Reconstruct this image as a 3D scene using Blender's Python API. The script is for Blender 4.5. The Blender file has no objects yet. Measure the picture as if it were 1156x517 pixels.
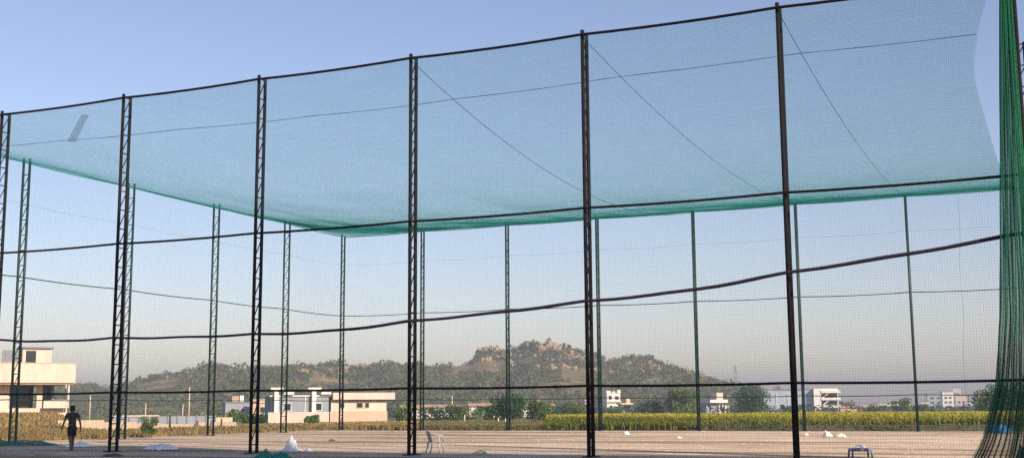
import bpy, bmesh, math, random
import numpy as np
from mathutils import Vector, Matrix, noise as mnoise

rnd = random.Random(7)
rng = np.random.default_rng(11)
scene = bpy.context.scene
COL = scene.collection
R = math.radians

# ------------------------------------------------------------------ frame of the place
# world axes follow the netting cage: x along its front row of poles, y towards its rear row
EYE = 1.624
YAW = 0.4136161
PITCH = 0.1458033
ROLL = -0.0072794
cy_, sy_ = math.cos(YAW), math.sin(YAW)
R0 = np.array([cy_, sy_, 0.0])       # sideways as the visitor looks
F0 = np.array([-sy_, cy_, 0.0])      # ahead

def loc(px, d):
    """ground point on the bearing px, d metres ahead"""
    a = (px - 578.0) / 1370.0 * d
    p = R0 * a + F0 * d
    return float(p[0]), float(p[1])

def hz(px):
    return 461.8 - 0.00727 * px

def zof(px, py, d):
    return EYE + (hz(px) - py) / 1370.0 * d

def lowland(d):
    """the land falls gently away beyond the levelled pitch"""
    t = np.clip((np.asarray(d, float) - 90.0) / 550.0, 0, 1)
    return -3.0 * t

# ------------------------------------------------------------------ helpers
def tag(o, label=None, cat=None, group=None, kind=None):
    if label: o['label'] = label
    if cat: o['category'] = cat
    if group: o['group'] = group
    if kind: o['kind'] = kind
    return o

def empty(name, xyz, rz=0.0):
    o = bpy.data.objects.new(name, None)
    COL.objects.link(o)
    o.location = xyz
    o.rotation_euler = (0, 0, rz)
    o.empty_display_size = 0.3
    return o

def copy_tree(o, parent=None):
    c = o.copy()
    COL.objects.link(c)
    if parent is not None: c.parent = parent
    for ch in o.children:
        copy_tree(ch, c)
    return c

def link_mesh(name, me, mats, parent=None, smooth=False):
    if not isinstance(mats, (list, tuple)): mats = [mats]
    for m in mats: me.materials.append(m)
    if smooth:
        me.polygons.foreach_set('use_smooth', np.ones(len(me.polygons), bool))
    o = bpy.data.objects.new(name, me)
    COL.objects.link(o)
    if parent is not None: o.parent = parent
    return o

class MB:
    def __init__(s):
        s.v = []; s.f = []; s.m = []
    def add(s, V, F, m=0):
        b = len(s.v)
        s.v.extend([tuple(map(float, p)) for p in V])
        for f in F:
            s.f.append(tuple(b + i for i in f)); s.m.append(m)
    def box(s, x0, x1, y0, y1, z0, z1, m=0):
        V = [(x0,y0,z0),(x1,y0,z0),(x1,y1,z0),(x0,y1,z0),(x0,y0,z1),(x1,y0,z1),(x1,y1,z1),(x0,y1,z1)]
        s.add(V, [(0,3,2,1),(4,5,6,7),(0,1,5,4),(1,2,6,5),(2,3,7,6),(3,0,4,7)], m)
    def tube(s, pts, r, n=8, m=0, cap=True):
        pts = [Vector(p) for p in pts]
        rs = r if isinstance(r, (list, tuple)) else [r] * len(pts)
        V = []; F = []
        up = None
        for i, p in enumerate(pts):
            a = pts[max(i-1, 0)]; b = pts[min(i+1, len(pts)-1)]
            t = (b - a).normalized()
            if up is None:
                up = Vector((0,0,1)) if abs(t.z) < 0.9 else Vector((0,1,0))
            u = t.cross(up).normalized(); w = u.cross(t).normalized(); up = w
            for k in range(n):
                q = 2*math.pi*(k+.5)/n
                V.append(p + (u*math.cos(q) + w*math.sin(q)) * rs[i])
        for i in range(len(pts)-1):
            for k in range(n):
                k2 = (k+1) % n
                F.append((i*n+k, i*n+k2, (i+1)*n+k2, (i+1)*n+k))
        if cap:
            F.append(tuple(range(n))[::-1]); F.append(tuple((len(pts)-1)*n+k for k in range(n)))
        s.add(V, F, m)
    def build(s, name, mats, parent=None, smooth=False):
        me = bpy.data.meshes.new(name)
        me.from_pydata(s.v, [], s.f)
        if any(s.m): me.polygons.foreach_set('material_index', s.m)
        me.update()
        return link_mesh(name, me, mats, parent, smooth)

def np_mesh(name, V, F, mats, parent=None, smooth=False, tint=None, midx=None):
    """V (n,3), F (m,k) index arrays -> one mesh object; tint = one number per face"""
    V = np.ascontiguousarray(V, np.float32); F = np.ascontiguousarray(F, np.int32)
    me = bpy.data.meshes.new(name)
    m, k = F.shape
    me.vertices.add(len(V)); me.vertices.foreach_set('co', V.ravel())
    me.loops.add(m*k); me.loops.foreach_set('vertex_index', F.ravel())
    me.polygons.add(m)
    me.polygons.foreach_set('loop_start', np.arange(0, m*k, k, dtype=np.int32))
    me.polygons.foreach_set('loop_total', np.full(m, k, np.int32))
    if midx is not None: me.polygons.foreach_set('material_index', np.asarray(midx, np.int32))
    if tint is not None:
        at = me.attributes.new('tint', 'FLOAT', 'FACE')
        at.data.foreach_set('value', np.asarray(tint, np.float32))
    me.update(calc_edges=True)
    return link_mesh(name, me, mats, parent, smooth)

# value noise on arrays
def vnoise(x, y, seed=0):
    x = np.asarray(x, float); y = np.asarray(y, float)
    xi = np.floor(x).astype(np.int64); yi = np.floor(y).astype(np.int64)
    fx = x - xi; fy = y - yi
    fx = fx*fx*(3-2*fx); fy = fy*fy*(3-2*fy)
    def h(a, b):
        n = (a*374761393 + b*668265263 + seed*974634721) & 0xffffffff
        n = ((n ^ (n >> 13)) * 1274126177) & 0xffffffff
        return ((n ^ (n >> 16)) & 0xffff) / 65535.0
    return (h(xi,yi)*(1-fx) + h(xi+1,yi)*fx)*(1-fy) + (h(xi,yi+1)*(1-fx) + h(xi+1,yi+1)*fx)*fy

def fbm(x, y, oct=4, seed=0):
    t = 0; a = .5
    for i in range(oct):
        t = t + a*vnoise(np.asarray(x)*2**i, np.asarray(y)*2**i, seed+i); a *= .5
    return t

# ------------------------------------------------------------------ materials
def mat(name, c, rough=.7, amt=.15, scale=3.0, c2=None, metal=0.0, bump=0.0, stretch=None, spec=.3, trans=0.0, tint=0.0, tintc=None):
    m = bpy.data.materials.new(name); m.use_nodes = True
    nt = m.node_tree; N = nt.nodes; L = nt.links
    b = N['Principled BSDF']
    b.inputs['Roughness'].default_value = rough
    b.inputs['Metallic'].default_value = metal
    b.inputs['Specular IOR Level'].default_value = spec
    tc = N.new('ShaderNodeTexCoord')
    src = tc.outputs['Object']
    if stretch:
        mp = N.new('ShaderNodeMapping'); mp.inputs['Scale'].default_value = stretch
        L.new(src, mp.inputs['Vector']); src = mp.outputs['Vector']
    no = N.new('ShaderNodeTexNoise'); no.inputs['Scale'].default_value = scale
    no.inputs['Detail'].default_value = 5; no.inputs['Roughness'].default_value = .6
    L.new(src, no.inputs['Vector'])
    rp = N.new('ShaderNodeValToRGB')
    rp.color_ramp.elements[0].position = .3; rp.color_ramp.elements[1].position = .7
    ca = c2 if c2 else tuple(x*(1-amt) for x in c)
    cb = c if c2 else tuple(min(1, x*(1+amt)) for x in c)
    rp.color_ramp.elements[0].color = (*ca, 1); rp.color_ramp.elements[1].color = (*cb, 1)
    L.new(no.outputs['Fac'], rp.inputs['Fac'])
    out = rp.outputs['Color']
    if tint or tintc:
        at = N.new('ShaderNodeAttribute'); at.attribute_name = 'tint'
        if tintc:
            mx = N.new('ShaderNodeMix'); mx.data_type = 'RGBA'
            L.new(at.outputs['Fac'], mx.inputs['Factor']); L.new(out, mx.inputs[6]); mx.inputs[7].default_value = (*tintc, 1)
            out = mx.outputs[2]
        else:
            hs = N.new('ShaderNodeHueSaturation')
            ma = N.new('ShaderNodeMath'); ma.operation = 'MULTIPLY_ADD'
            ma.inputs[1].default_value = tint; ma.inputs[2].default_value = 1 - tint/2
            L.new(at.outputs['Fac'], ma.inputs[0]); L.new(ma.outputs[0], hs.inputs['Value']); L.new(out, hs.inputs['Color'])
            out = hs.outputs['Color']
    L.new(out, b.inputs['Base Color'])
    if bump:
        bp = N.new('ShaderNodeBump'); bp.inputs['Strength'].default_value = bump
        L.new(no.outputs['Fac'], bp.inputs['Height']); L.new(bp.outputs['Normal'], b.inputs['Normal'])
    if trans:
        tr = N.new('ShaderNodeBsdfTranslucent'); L.new(out, tr.inputs['Color'])
        ms = N.new('ShaderNodeMixShader'); ms.inputs[0].default_value = trans
        L.new(b.outputs[0], ms.inputs[1]); L.new(tr.outputs[0], ms.inputs[2])
        L.new(ms.outputs[0], N['Material Output'].inputs['Surface'])
    return m

M = {}
M['steel'] = mat('black_paint', (.006,.005,.008), .75, spec=.12, c2=(.011,.008,.008), scale=2.2)
M['gsteel'] = mat('green_paint', (.004,.032,.027), .5, c2=(.006,.020,.017), scale=2.2)
M['wire'] = mat('wire', (.02,.02,.024), .6)
M['gwire'] = mat('green_wire', (.010,.040,.034), .6)
M['bundle'] = mat('bundled_rope', (.018,.012,.026), .8, scale=9, amt=.4, bump=.5)
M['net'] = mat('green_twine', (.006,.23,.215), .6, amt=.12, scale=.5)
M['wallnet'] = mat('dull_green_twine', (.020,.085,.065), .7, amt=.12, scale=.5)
M['curtain'] = mat('green_twine_dense', (.005,.175,.082), .7, amt=.12, scale=.5)
M['heap'] = mat('teal_twine', (.012,.27,.22), .6, amt=.2, scale=2)
M['cord'] = mat('dark_cord', (.02,.05,.05), .7)
M['concrete'] = mat('concrete', (.33,.31,.29), .9, amt=.2, scale=6, bump=.2)

def ground_mat():
    m = bpy.data.materials.new('packed_dirt'); m.use_nodes = True
    nt = m.node_tree; N = nt.nodes; L = nt.links; b = N['Principled BSDF']
    b.inputs['Roughness'].default_value = .95; b.inputs['Specular IOR Level'].default_value = .1
    tc = N.new('ShaderNodeTexCoord')
    def noise(sc, stretch=(1,1,1), det=6, rot=0):
        mp = N.new('ShaderNodeMapping'); mp.inputs['Scale'].default_value = stretch; mp.inputs['Rotation'].default_value = (0,0,rot)
        L.new(tc.outputs['Object'], mp.inputs['Vector'])
        n = N.new('ShaderNodeTexNoise'); n.inputs['Scale'].default_value = sc; n.inputs['Detail'].default_value = det
        L.new(mp.outputs['Vector'], n.inputs['Vector']); return n.outputs['Fac']
    def ramp(f, p0, p1, c0, c1):
        r = N.new('ShaderNodeValToRGB'); r.color_ramp.elements[0].position = p0; r.color_ramp.elements[1].position = p1
        r.color_ramp.elements[0].color = (*c0,1); r.color_ramp.elements[1].color = (*c1,1); L.new(f, r.inputs['Fac']); return r.outputs['Color']
    def mix(f, a, c):
        x = N.new('ShaderNodeMix'); x.data_type = 'RGBA'; L.new(f, x.inputs['Factor']); L.new(a, x.inputs[6]); L.new(c, x.inputs[7]); return x.outputs[2]
    base = ramp(noise(.35), .35, .68, (.51,.40,.285), (.69,.56,.42))
    ruts = noise(.55, (.09, 1, 1), 3, -.30)
    dark = ramp(noise(1.3, (.3,1,1)), .3, .7, (.23,.150,.085), (.38,.28,.19))
    rf = ramp(ruts, .50, .60, (0,0,0), (1,1,1))
    col = mix(rf, base, dark)
    fine = ramp(noise(9.0), .3, .75, (.72,.72,.72), (1.12,1.12,1.12))
    mm = N.new('ShaderNodeMix'); mm.data_type = 'RGBA'; mm.blend_type = 'MULTIPLY'; mm.inputs['Factor'].default_value = 1
    L.new(col, mm.inputs[6]); L.new(fine, mm.inputs[7])
    L.new(mm.outputs[2], b.inputs['Base Color'])
    bp = N.new('ShaderNodeBump'); bp.inputs['Strength'].default_value = .5; bp.inputs['Distance'].default_value = .15
    L.new(noise(4.0), bp.inputs['Height']); L.new(bp.outputs['Normal'], b.inputs['Normal'])
    return m
M['dirt'] = ground_mat()
M['land'] = mat('scrub_land', (.155,.120,.060), .95, c2=(.075,.078,.032), scale=.05, spec=.1)
M['fieldsoil'] = mat('field_soil', (.075,.078,.020), .95, scale=.3, spec=.1)
M['bank'] = mat('grassy_bank', (.125,.115,.065), .95, c2=(.075,.078,.048), scale=1.5, spec=.1, bump=.4)
M['crop'] = mat('crop_blade', (.215,.205,.026), .7, c2=(.135,.160,.022), scale=.12, trans=.25, tintc=(.47,.41,.035))
M['drygrass'] = mat('dry_grass', (.34,.235,.09), .8, c2=(.20,.155,.06), scale=.25, trans=.2, tint=.5)
M['mound'] = mat('dry_mound', (.34,.235,.10), .95, c2=(.20,.15,.06), scale=.5, spec=.1)
M['bankgrass'] = mat('bank_grass', (.110,.115,.055), .8, c2=(.085,.090,.050), scale=.6, trans=.2, tint=.5)
M['weed'] = mat('brown_weed', (.21,.165,.065), .8, c2=(.10,.105,.035), scale=.35, trans=.2, tint=.6)
M['leaf'] = mat('leaf', (.042,.100,.018), .6, c2=(.024,.060,.012), scale=.6, trans=.2, tint=1.0)
M['leaf2'] = mat('leaf_bright', (.110,.175,.028), .6, c2=(.060,.115,.020), scale=.6, trans=.25, tint=1.0)
M['leaf3'] = mat('leaf_blueish', (.045,.080,.045), .6, c2=(.030,.055,.032), scale=.6, trans=.2, tint=1.0)
M['scrub'] = mat('hill_scrub', (.110,.120,.030), .8, c2=(.065,.082,.020), scale=.03, trans=.1, tint=.9)
M['bark'] = mat('bark', (.09,.065,.045), .9, scale=4)
M['rock'] = mat('granite', (.41,.275,.145), .9, c2=(.21,.155,.095), scale=.25, bump=.4, spec=.15)
M['rockg'] = mat('grey_granite', (.28,.215,.165), .9, c2=(.15,.125,.105), scale=.25, bump=.4, spec=.15)
M['cream'] = mat('cream_wall', (.60,.465,.375), .85, amt=.12, scale=1.1, stretch=(1,1,.25))
M['white'] = mat('white_wall', (.66,.62,.56), .85, amt=.11, scale=1.1, stretch=(1,1,.25))
M['bluewall'] = mat('blue_grey_wall', (.24,.265,.30), .85, amt=.08, scale=.8, stretch=(1,1,.25))  # panel wall's own colour; painted shade on the long and terraced houses
M['bluesheet'] = mat('blue_sheet_cladding', (.33,.41,.47), .6, amt=.07, scale=1.5, stretch=(1,1,.05))
M['slate'] = mat('grey_slab', (.20,.20,.21), .85, amt=.12)
M['pinkwall'] = mat('pink_render', (.52,.36,.26), .9, amt=.1, scale=1)
M['roofred'] = mat('clay_roof', (.40,.26,.19), .9, amt=.2, scale=2)
M['glass'] = mat('dark_opening', (.012,.022,.022), .25, spec=.5)
M['plastic'] = mat('white_plastic_sheet', (.84,.85,.87), .5, amt=.05, scale=5)
M['chair'] = mat('faded_plastic', (.42,.38,.34), .5, amt=.08, scale=5)
M['stool'] = mat('grey_blue_enamel', (.16,.19,.24), .45, amt=.1, scale=6)
M['sack'] = mat('woven_sack', (.66,.60,.50), .8, amt=.1, scale=12)
M['tarp'] = mat('blue_tarp', (.02,.13,.32), .5, amt=.2, scale=3)
M['greysack'] = mat('grey_tarp', (.17,.20,.24), .7, amt=.2, scale=3)
M['straw'] = mat('pale_litter', (.42,.44,.24), .9, amt=.2, scale=12)
M['stone'] = mat('stone_post', (.55,.43,.31), .9, amt=.15, scale=4)
M['pylon'] = mat('galvanised', (.20,.21,.22), .5, amt=.1)
M['skin'] = mat('skin', (.15,.085,.055), .6, amt=.05)
M['shirt'] = mat('dark_shirt', (.026,.028,.036), .9, amt=.15, scale=8)
M['shorts'] = mat('black_shorts', (.009,.009,.011), .9, amt=.15, scale=8)
M['hair'] = mat('black_hair', (.006,.005,.005), .7)

# ------------------------------------------------------------------ ground
def ground():
    aa = np.concatenate([np.linspace(-960,-120,15), np.linspace(-105,105,36), np.linspace(120,960,15)])
    dd = np.concatenate([np.linspace(-130,-20,8), np.linspace(-10,130,36), np.linspace(140,1480,60)])
    A, D = np.meshgrid(aa, dd)
    P = A[...,None]*R0 + D[...,None]*F0
    P[...,2] = lowland(D)
    n, m = A.shape
    i = np.arange(n-1)[:,None]*m + np.arange(m-1)[None]
    F = np.stack([i, i+1, i+m+1, i+m], -1).reshape(-1,4)
    o = np_mesh('ground', P.reshape(-1,3), F, M['land'], smooth=True)
    tag(o, 'dry scrubby open land spreading to the hill', None, None, 'structure')
    mb = MB(); mb.add([(-49,-30,.004),(25,-30,.004),(25,73.4,.004),(-49,73.4,.004)], [(0,1,2,3)])
    o = mb.build('dirt_pitch', M['dirt']); tag(o, 'levelled bare tan dirt ground under the nets', None, None, 'structure')
    # field soil under the crop
    mb = MB(); pts = [loc(610,80), loc(1300,80), loc(1300,175), loc(622,175)]
    V = [(x,y,float(lowland(d))+.006) for (x,y),d in zip(pts,(80,80,175,175))]
    mid = [loc(1300,90), loc(612,90)]
    V2 = [V[0], V[1], (*mid[0],.006), (*mid[1],.006), V[2], V[3]]
    mb.add(V2, [(0,1,2,3),(3,2,4,5)])
    o = mb.build('field', M['fieldsoil']); tag(o, 'soil of the crop field behind the pitch', None, None, 'structure')
    # low grassy bank along the rear edge of the pitch
    xs = np.linspace(-22, 24, 120); prof = [(73.15,-.02),(73.5,.10),(74.0,.26),(74.6,.34),(75.3,.30),(76.2,.05),(76.8,-.05)]
    V = []; F = []
    for ix, x in enumerate(xs):
        e = min(1, (x+22)/8)
        for (y,z) in prof:
            n_ = vnoise(x*1.3, y*2.1, 5)
            V.append((x, y + .25*(vnoise(x*.6, 3, 2)-.5), (z*(.75+.5*n_))*e - .02*(1-e)))
    k = len(prof)
    for ix in range(len(xs)-1):
        for j in range(k-1):
            F.append((ix*k+j, (ix+1)*k+j, (ix+1)*k+j+1, ix*k+j+1))
    o = np_mesh('earth_bank', np.array(V), np.array(F), M['bank'], smooth=True)
    tag(o, 'low grey green earth bank between pitch and crop', None, None, 'structure')
ground()

# ------------------------------------------------------------------ netting cage
S = 6.366718; DY = 7.408328; H = 13.583786
X0 = -44.957656; Y0 = 35.741456
X7 = X0 + 7*S; Y5 = Y0 + 5*DY
XR = X7 + .30

def make_pole(name, mt, height, wid, along_x):
    """two chord ladder mast; far chord .42 m behind (or beside) the near one"""
    root = empty(name, (0,0,0))
    dx, dy = (wid, 0) if along_x else (0, wid)
    ch = MB(); ch.tube([(0,0,0),(0,0,height+.16)], .062, 10); ch.build('chord', mt, root, True)
    ch = MB(); ch.tube([(dx,dy,0),(dx,dy,height+.10)], .062, 10); ch.build('chord', mt, root, True)
    br = MB(); step = .74; n = int((height-.25)/step); off = .3
    for i in range(n+1):
        z = off + i*step
        br.tube([(0,0,z),(dx,dy,z)], .022, 6)
        if i < n: br.tube([(0,0,z),(dx,dy,z+step)], .020, 6)
    br.build('lattice_bracing', mt, root)
    bp = MB()
    a, b = (-.16, dx+.16), (-.16, dy+.16)
    bp.box(a[0], a[1], b[0], b[1], .0, .03); bp.build('base_plate', mt, root)
    ft = MB(); ft.box(a[0]-.12, a[1]+.12, b[0]-.12, b[1]+.12, -.25, -.001+.0)
    V = ft.v; ft.v = [(x,y,z if z<-.1 else .0) for x,y,z in V]
    ft.build('footing', M['concrete'], root)
    return root

ORD = ['first','second','third','fourth','fifth','sixth','seventh','eighth']
fp = make_pole('lattice_pole', M['steel'], H, .39, False)
fl = ['black lattice pole at the far left corner of the front row, outside the view',
      'black lattice pole cut by the left edge of the photo',
      'black lattice pole of the front row just right of the walking person',
      'black lattice pole of the front row behind the teal net heap',
      'black lattice pole of the front row just left of the plastic chair',
      'black front row lattice pole standing right of the hill\'s rocky peak',
      'black lattice pole of the front row left of the grey stool',
      'black lattice pole carrying the gathered green net curtain at the right edge']
for i in range(1, 8):
    o = fp if i == 1 else copy_tree(fp)
    o.location = (X0+i*S if i < 7 else XR, Y0, .02)
    tag(o, fl[i], 'pole', 'black lattice poles of the front row')
bp_ = make_pole('lattice_pole', M['gsteel'], H-.03, .40, False)
bl = ['dark green lattice pole at the rear corner where the roof net edges meet',
      'dark green lattice pole of the rear row above the plastic chair',
      'dark green lattice pole of the rear row left of the hill\'s rocky peak',
      'dark green lattice pole of the rear row beside the white villa',
      'dark green rear row lattice pole beside the bushy tree under the hill\'s right slope',
      'dark green lattice pole of the rear row in front of the long blue hall',
      'dark green lattice pole of the rear row between far city blocks and low tree']
for i in range(0, 7):
    o = bp_ if i == 0 else copy_tree(bp_)
    o.location = (X0+i*S, Y5-.4, .02)
    tag(o, bl[i], 'pole', 'dark green poles of the rear row')
lp = make_pole('lattice_pole', M['gsteel'], H-.03, .40, True)
ll = {1:'dark green lattice pole in front of the cream balcony house', 2:'dark green lattice pole close behind the black pole beside the person',
      3:'dark green lattice pole of the left side by the low pale compound wall', 4:'dark green lattice pole of the left side in front of the grey blue house'}
for i in range(1, 5):
    o = lp if i == 1 else copy_tree(lp)
    o.location = (X0-.02, Y0+i*DY, .02)
    tag(o, ll[i], 'pole', 'dark green poles of the left side')
rp_ = make_pole('lattice_pole', M['steel'], H, .40, True)
rp_.location = (XR-.20, Y0+DY, .02)
tag(rp_, 'black lattice pole showing its braces beyond the right end pole', 'pole')

def rail(name, pts, r, mt, label, cat, n=8, group=None):
    mb = MB(); mb.tube(pts, r, n)
    o = mb.build(name, mt, None, True); tag(o, label, cat, group); return o
yr = Y0-.11
def sagline(xa, xb, y, z, sag, xs):
    """pipe line that dips a little between its supports"""
    out = []
    for a, b in zip(xs[:-1], xs[1:]):
        for t in np.linspace(0, 1, 7)[:-1]:
            out.append((a+(b-a)*t, y, z-4*sag*t*(1-t)))
    out.append((xs[-1], y, z)); return out
fx = [X0+i*S for i in range(7)] + [XR]
rail('top_rail', sagline(0,0,yr,H,.05,fx), .046, M['steel'], 'black top pipe along the upper edge of the front row', 'rail')
rail('middle_rail', sagline(0,0,yr,7.85,.04,fx), .042, M['steel'], 'black middle pipe across the front poles at half height', 'rail')
rail('bottom_rail', sagline(0,0,yr,2.22,.03,fx), .042, M['steel'], 'black lower pipe across the front poles at head height', 'rail')
bx = [X0+i*S for i in range(7)] + [XR]
yb = Y5 + .06
def ring(z, sag):
    L_ = [(X0-.08, Y0+i*DY, z) for i in range(0,6)]
    out = []
    for a, b in zip(L_[:-1], L_[1:]):
        for t in np.linspace(0,1,7)[:-1]:
            out.append((a[0], a[1]+(b[1]-a[1])*t, z-4*sag*t*(1-t)))
    return out + sagline(0,0,yb,z,sag,bx)
rail('middle_cable', ring(7.95,.06), .027, M['gwire'], 'thin dark cable round the left side and rear row at mid height', 'cable')
rail('lower_cable', ring(2.08,.05), .027, M['gwire'], 'thin dark cable round the left side and rear row near the ground', 'cable')
rail('roof_edge_cable', ring(H,.05), .035, M['net'], 'green edge rope holding the roof net along left side and rear', 'rope', 6)
rail('upper_cable', ring(11.55,.10), .0045, M['gwire'], 'very thin wire just below the roof edge of the rear row', 'cable', 5)
# slack rope bundle, climbing towards the right
zb = {0:4.45,1:4.40,2:4.26,3:4.20,4:4.45,5:4.85,6:5.45,7:6.22}
pts = []; rr = []
for i in range(7):
    for t in np.linspace(0,1,13)[:-1]:
        u = i+t
        z = zb[i]+(zb[i+1]-zb[i])*t - .30*t*(1-t) + .035*math.sin(u*3.1)+.012*math.sin(u*13)
        pts.append((fx[i]+(fx[i+1]-fx[i])*t, Y0-.17+.03*math.sin(u*7), z)); rr.append(.034+.0030*u+.010*vnoise(u*5, .3, 4))
pts.append((fx[7], Y0-.17, zb[7])); rr.append(.062)
rail('rope_bundle', pts, [float(q) for q in rr], M['bundle'], 'thick dark slack rope bundle climbing to the right across the front poles', 'rope', 8)

# --- nets: every twine is real
PITCH_N = .08; RAD = .0015; RAD_ROOF = .0027
def strands(paths, axis, r):
    """paths (N,M,3) -> 3-sided prisms, offset in the two axes across 'axis'"""
    N_, M_, _ = paths.shape
    o = [k for k in range(3) if k != axis]
    offs = np.zeros((3,3))
    for k in range(3):
        q = 2*math.pi*k/3+.3
        offs[k,o[0]] = r*math.cos(q); offs[k,o[1]] = r*math.sin(q)
    V = (paths[:,:,None,:] + offs[None,None]).reshape(-1,3)
    base = (np.arange(N_)[:,None]*M_ + np.arange(M_-1)[None])*3
    F = []
    for k in range(3):
        k2 = (k+1)%3
        F.append(np.stack([base+k, base+k2, base+3+k2, base+3+k], -1).reshape(-1,4))
    return V, np.concatenate(F)
def join(parts):
    V = []; F = []; b = 0
    for v, f in parts:
        V.append(v); F.append(f+b); b += len(v)
    return np.concatenate(V), np.concatenate(F)

ez = np.array([0, 4, 7.2, 7.96, 8.87, 10.2, 10.97, 12.0, 13.0, 13.6])
ex = np.array([-.55,-.55,-.62,-.74,-.92,-1.19,-1.31,-1.2,-.9,-.45])
def sm(x, xp, fp):
    g = np.linspace(xp[0], xp[-1], 200); v = np.interp(g, xp, fp)
    k = np.ones(13)/13; v = np.convolve(np.pad(v, 6, 'edge'), k, 'valid')
    return np.interp(x, g, v)
def front_net():
    def place(x, z):
        xe = sm(z, ez, ex); lim = X7-4.5
        x = np.where(x > lim, lim + (x-lim)*(xe-lim)/(X7-lim), x)
        y = Y0-.055 + .10*np.sin((x-X0)/S*2*math.pi+.5)*np.sin(z/H*math.pi) + .05*np.sin(z*1.1+x*.35)
        return np.stack([x, y, z], -1)
    xs = np.arange(X0, X7+.01, PITCH_N); zs = np.linspace(.04, H, 20)
    X, Z = np.meshgrid(xs, zs, indexing='ij'); a = strands(place(X, Z), 2, RAD)
    zs = np.arange(.05, H, PITCH_N); xs = np.linspace(X0, X7, 90)
    Z, X = np.meshgrid(zs, xs, indexing='ij'); b = strands(place(X, Z), 0, RAD)
    V, F = join([a, b])
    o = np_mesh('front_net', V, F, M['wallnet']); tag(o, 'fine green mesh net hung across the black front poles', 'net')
def back_net():
    def place(x, z):
        y = Y5+.03 + .10*np.sin((x-X0)/S*2*math.pi)*np.sin(z/H*math.pi)
        return np.stack([x, y, z], -1)
    xs = np.arange(X0, XR+.6, PITCH_N); zs = np.linspace(.04, H, 12)
    X, Z = np.meshgrid(xs, zs, indexing='ij'); a = strands(place(X, Z), 2, RAD)
    zs = np.arange(.05, H, PITCH_N); xs = np.linspace(X0, XR+.6, 60)
    Z, X = np.meshgrid(zs, xs, indexing='ij'); b = strands(place(X, Z), 0, RAD)
    V, F = join([a, b])
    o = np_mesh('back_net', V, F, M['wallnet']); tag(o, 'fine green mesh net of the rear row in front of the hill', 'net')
def left_net():
    def place(y, z):
        x = X0-.05 + .10*np.sin((y-Y0)/DY*2*math.pi)*np.sin(z/H*math.pi)
        return np.stack([x, y, z], -1)
    ys = np.arange(Y0, Y5, PITCH_N); zs = np.linspace(.04, H, 12)
    Y, Z = np.meshgrid(ys, zs, indexing='ij'); a = strands(place(Y, Z), 2, RAD)
    zs = np.arange(.05, H, PITCH_N); ys = np.linspace(Y0, Y5, 50)
    Z, Y = np.meshgrid(zs, ys, indexing='ij'); b = strands(place(Y, Z), 1, RAD)
    V, F = join([a, b])
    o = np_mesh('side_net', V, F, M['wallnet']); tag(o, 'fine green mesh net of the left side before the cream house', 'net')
ry = np.array([Y0, 37.2, 38.74, 42.4, 45.2, 48.1, 51.8, 55.7, 59.7, 68.0, Y5])
rx = np.array([-.6,-.9,-1.17,-1.54,-1.50,-1.39,-1.32,-1.22,-1.10,-.8,-.45])
ROOF_SAG = 1.6
def roof_z(x, y):
    v = np.clip((y-Y0)/(Y5-Y0), 0, 1)
    g = 1-np.exp(-np.maximum(x-X0, 0)/4.5)
    return H - ROOF_SAG*4*v*(1-v)*g - .05*np.abs(np.sin((x-X0)/S*math.pi))*np.sin(v*math.pi)
def roof_place(x, y):
    xe = sm(y, ry, rx); lim = X7-4.5
    x = np.where(x > lim, lim + (x-lim)*(xe-lim)/(X7-lim), x)
    e = np.clip(np.minimum(y-Y0, Y5-y)/2, 0, 1)*np.clip(np.minimum(x-X0, X7-2-x)/2, 0, 1)
    xx = x + e*.27*(fbm(x*.22, y*.16, 3, 51)-.45); yy = y + e*.27*(fbm(x*.17+9, y*.22, 3, 57)-.45)
    return np.stack([xx, yy, roof_z(x, y) + e*.11*(fbm(x*.3, y*.2, 3, 53)-.5)], -1)
def roof_net():
    xs = np.arange(X0, X7+.01, PITCH_N); ys = np.linspace(Y0, Y5, 60)
    X, Y = np.meshgrid(xs, ys, indexing='ij'); a = strands(roof_place(X, Y), 1, RAD_ROOF)
    ys = np.arange(Y0, Y5, PITCH_N); xs = np.linspace(X0, X7, 130)
    Y, X = np.meshgrid(ys, xs, indexing='ij'); b = strands(roof_place(X, Y), 0, RAD_ROOF)
    V, F = join([a, b])
    o = np_mesh('roof_net', V, F, M['net']); tag(o, 'green mesh roof net sagging from front top pipe to rear row', 'net')
front_net(); back_net(); left_net(); roof_net()
# seam rope on the roof net, along the row
xs = np.linspace(X0+.1, X7-.86, 120)
seam = [(x, 39.2+.25*math.sin(x*.21), float(roof_z(np.array(x), np.array(39.2)))-.03*abs(math.sin((x-X0)/S*math.pi))-.012) for x in xs]
rail('seam_rope', seam, .011, M['cord'], 'thin dark seam rope running lengthwise along the roof net', 'rope', 5)
for i, lab in ((4,'thin dark roof rope from the front pole beside the chair sloping to the rear row'),
               (5,'thin dark roof rope sloping down from the middle front pole under the roof net'),
               (6,'thin dark roof rope sloping from the rightmost full front pole under the roof net')):
    sg = {4:1.9, 5:.95, 6:.8}[i]
    P_ = []
    for t in np.linspace(0,1,30):
        y = Y0+(Y5-Y0)*t
        P_.append((X0+i*S, y, H-.05-sg*4*t*(1-t)))
    rail('roof_rope', P_, .011, M['cord'], lab, 'rope', 5, 'ropes crossing under the roof net')
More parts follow.
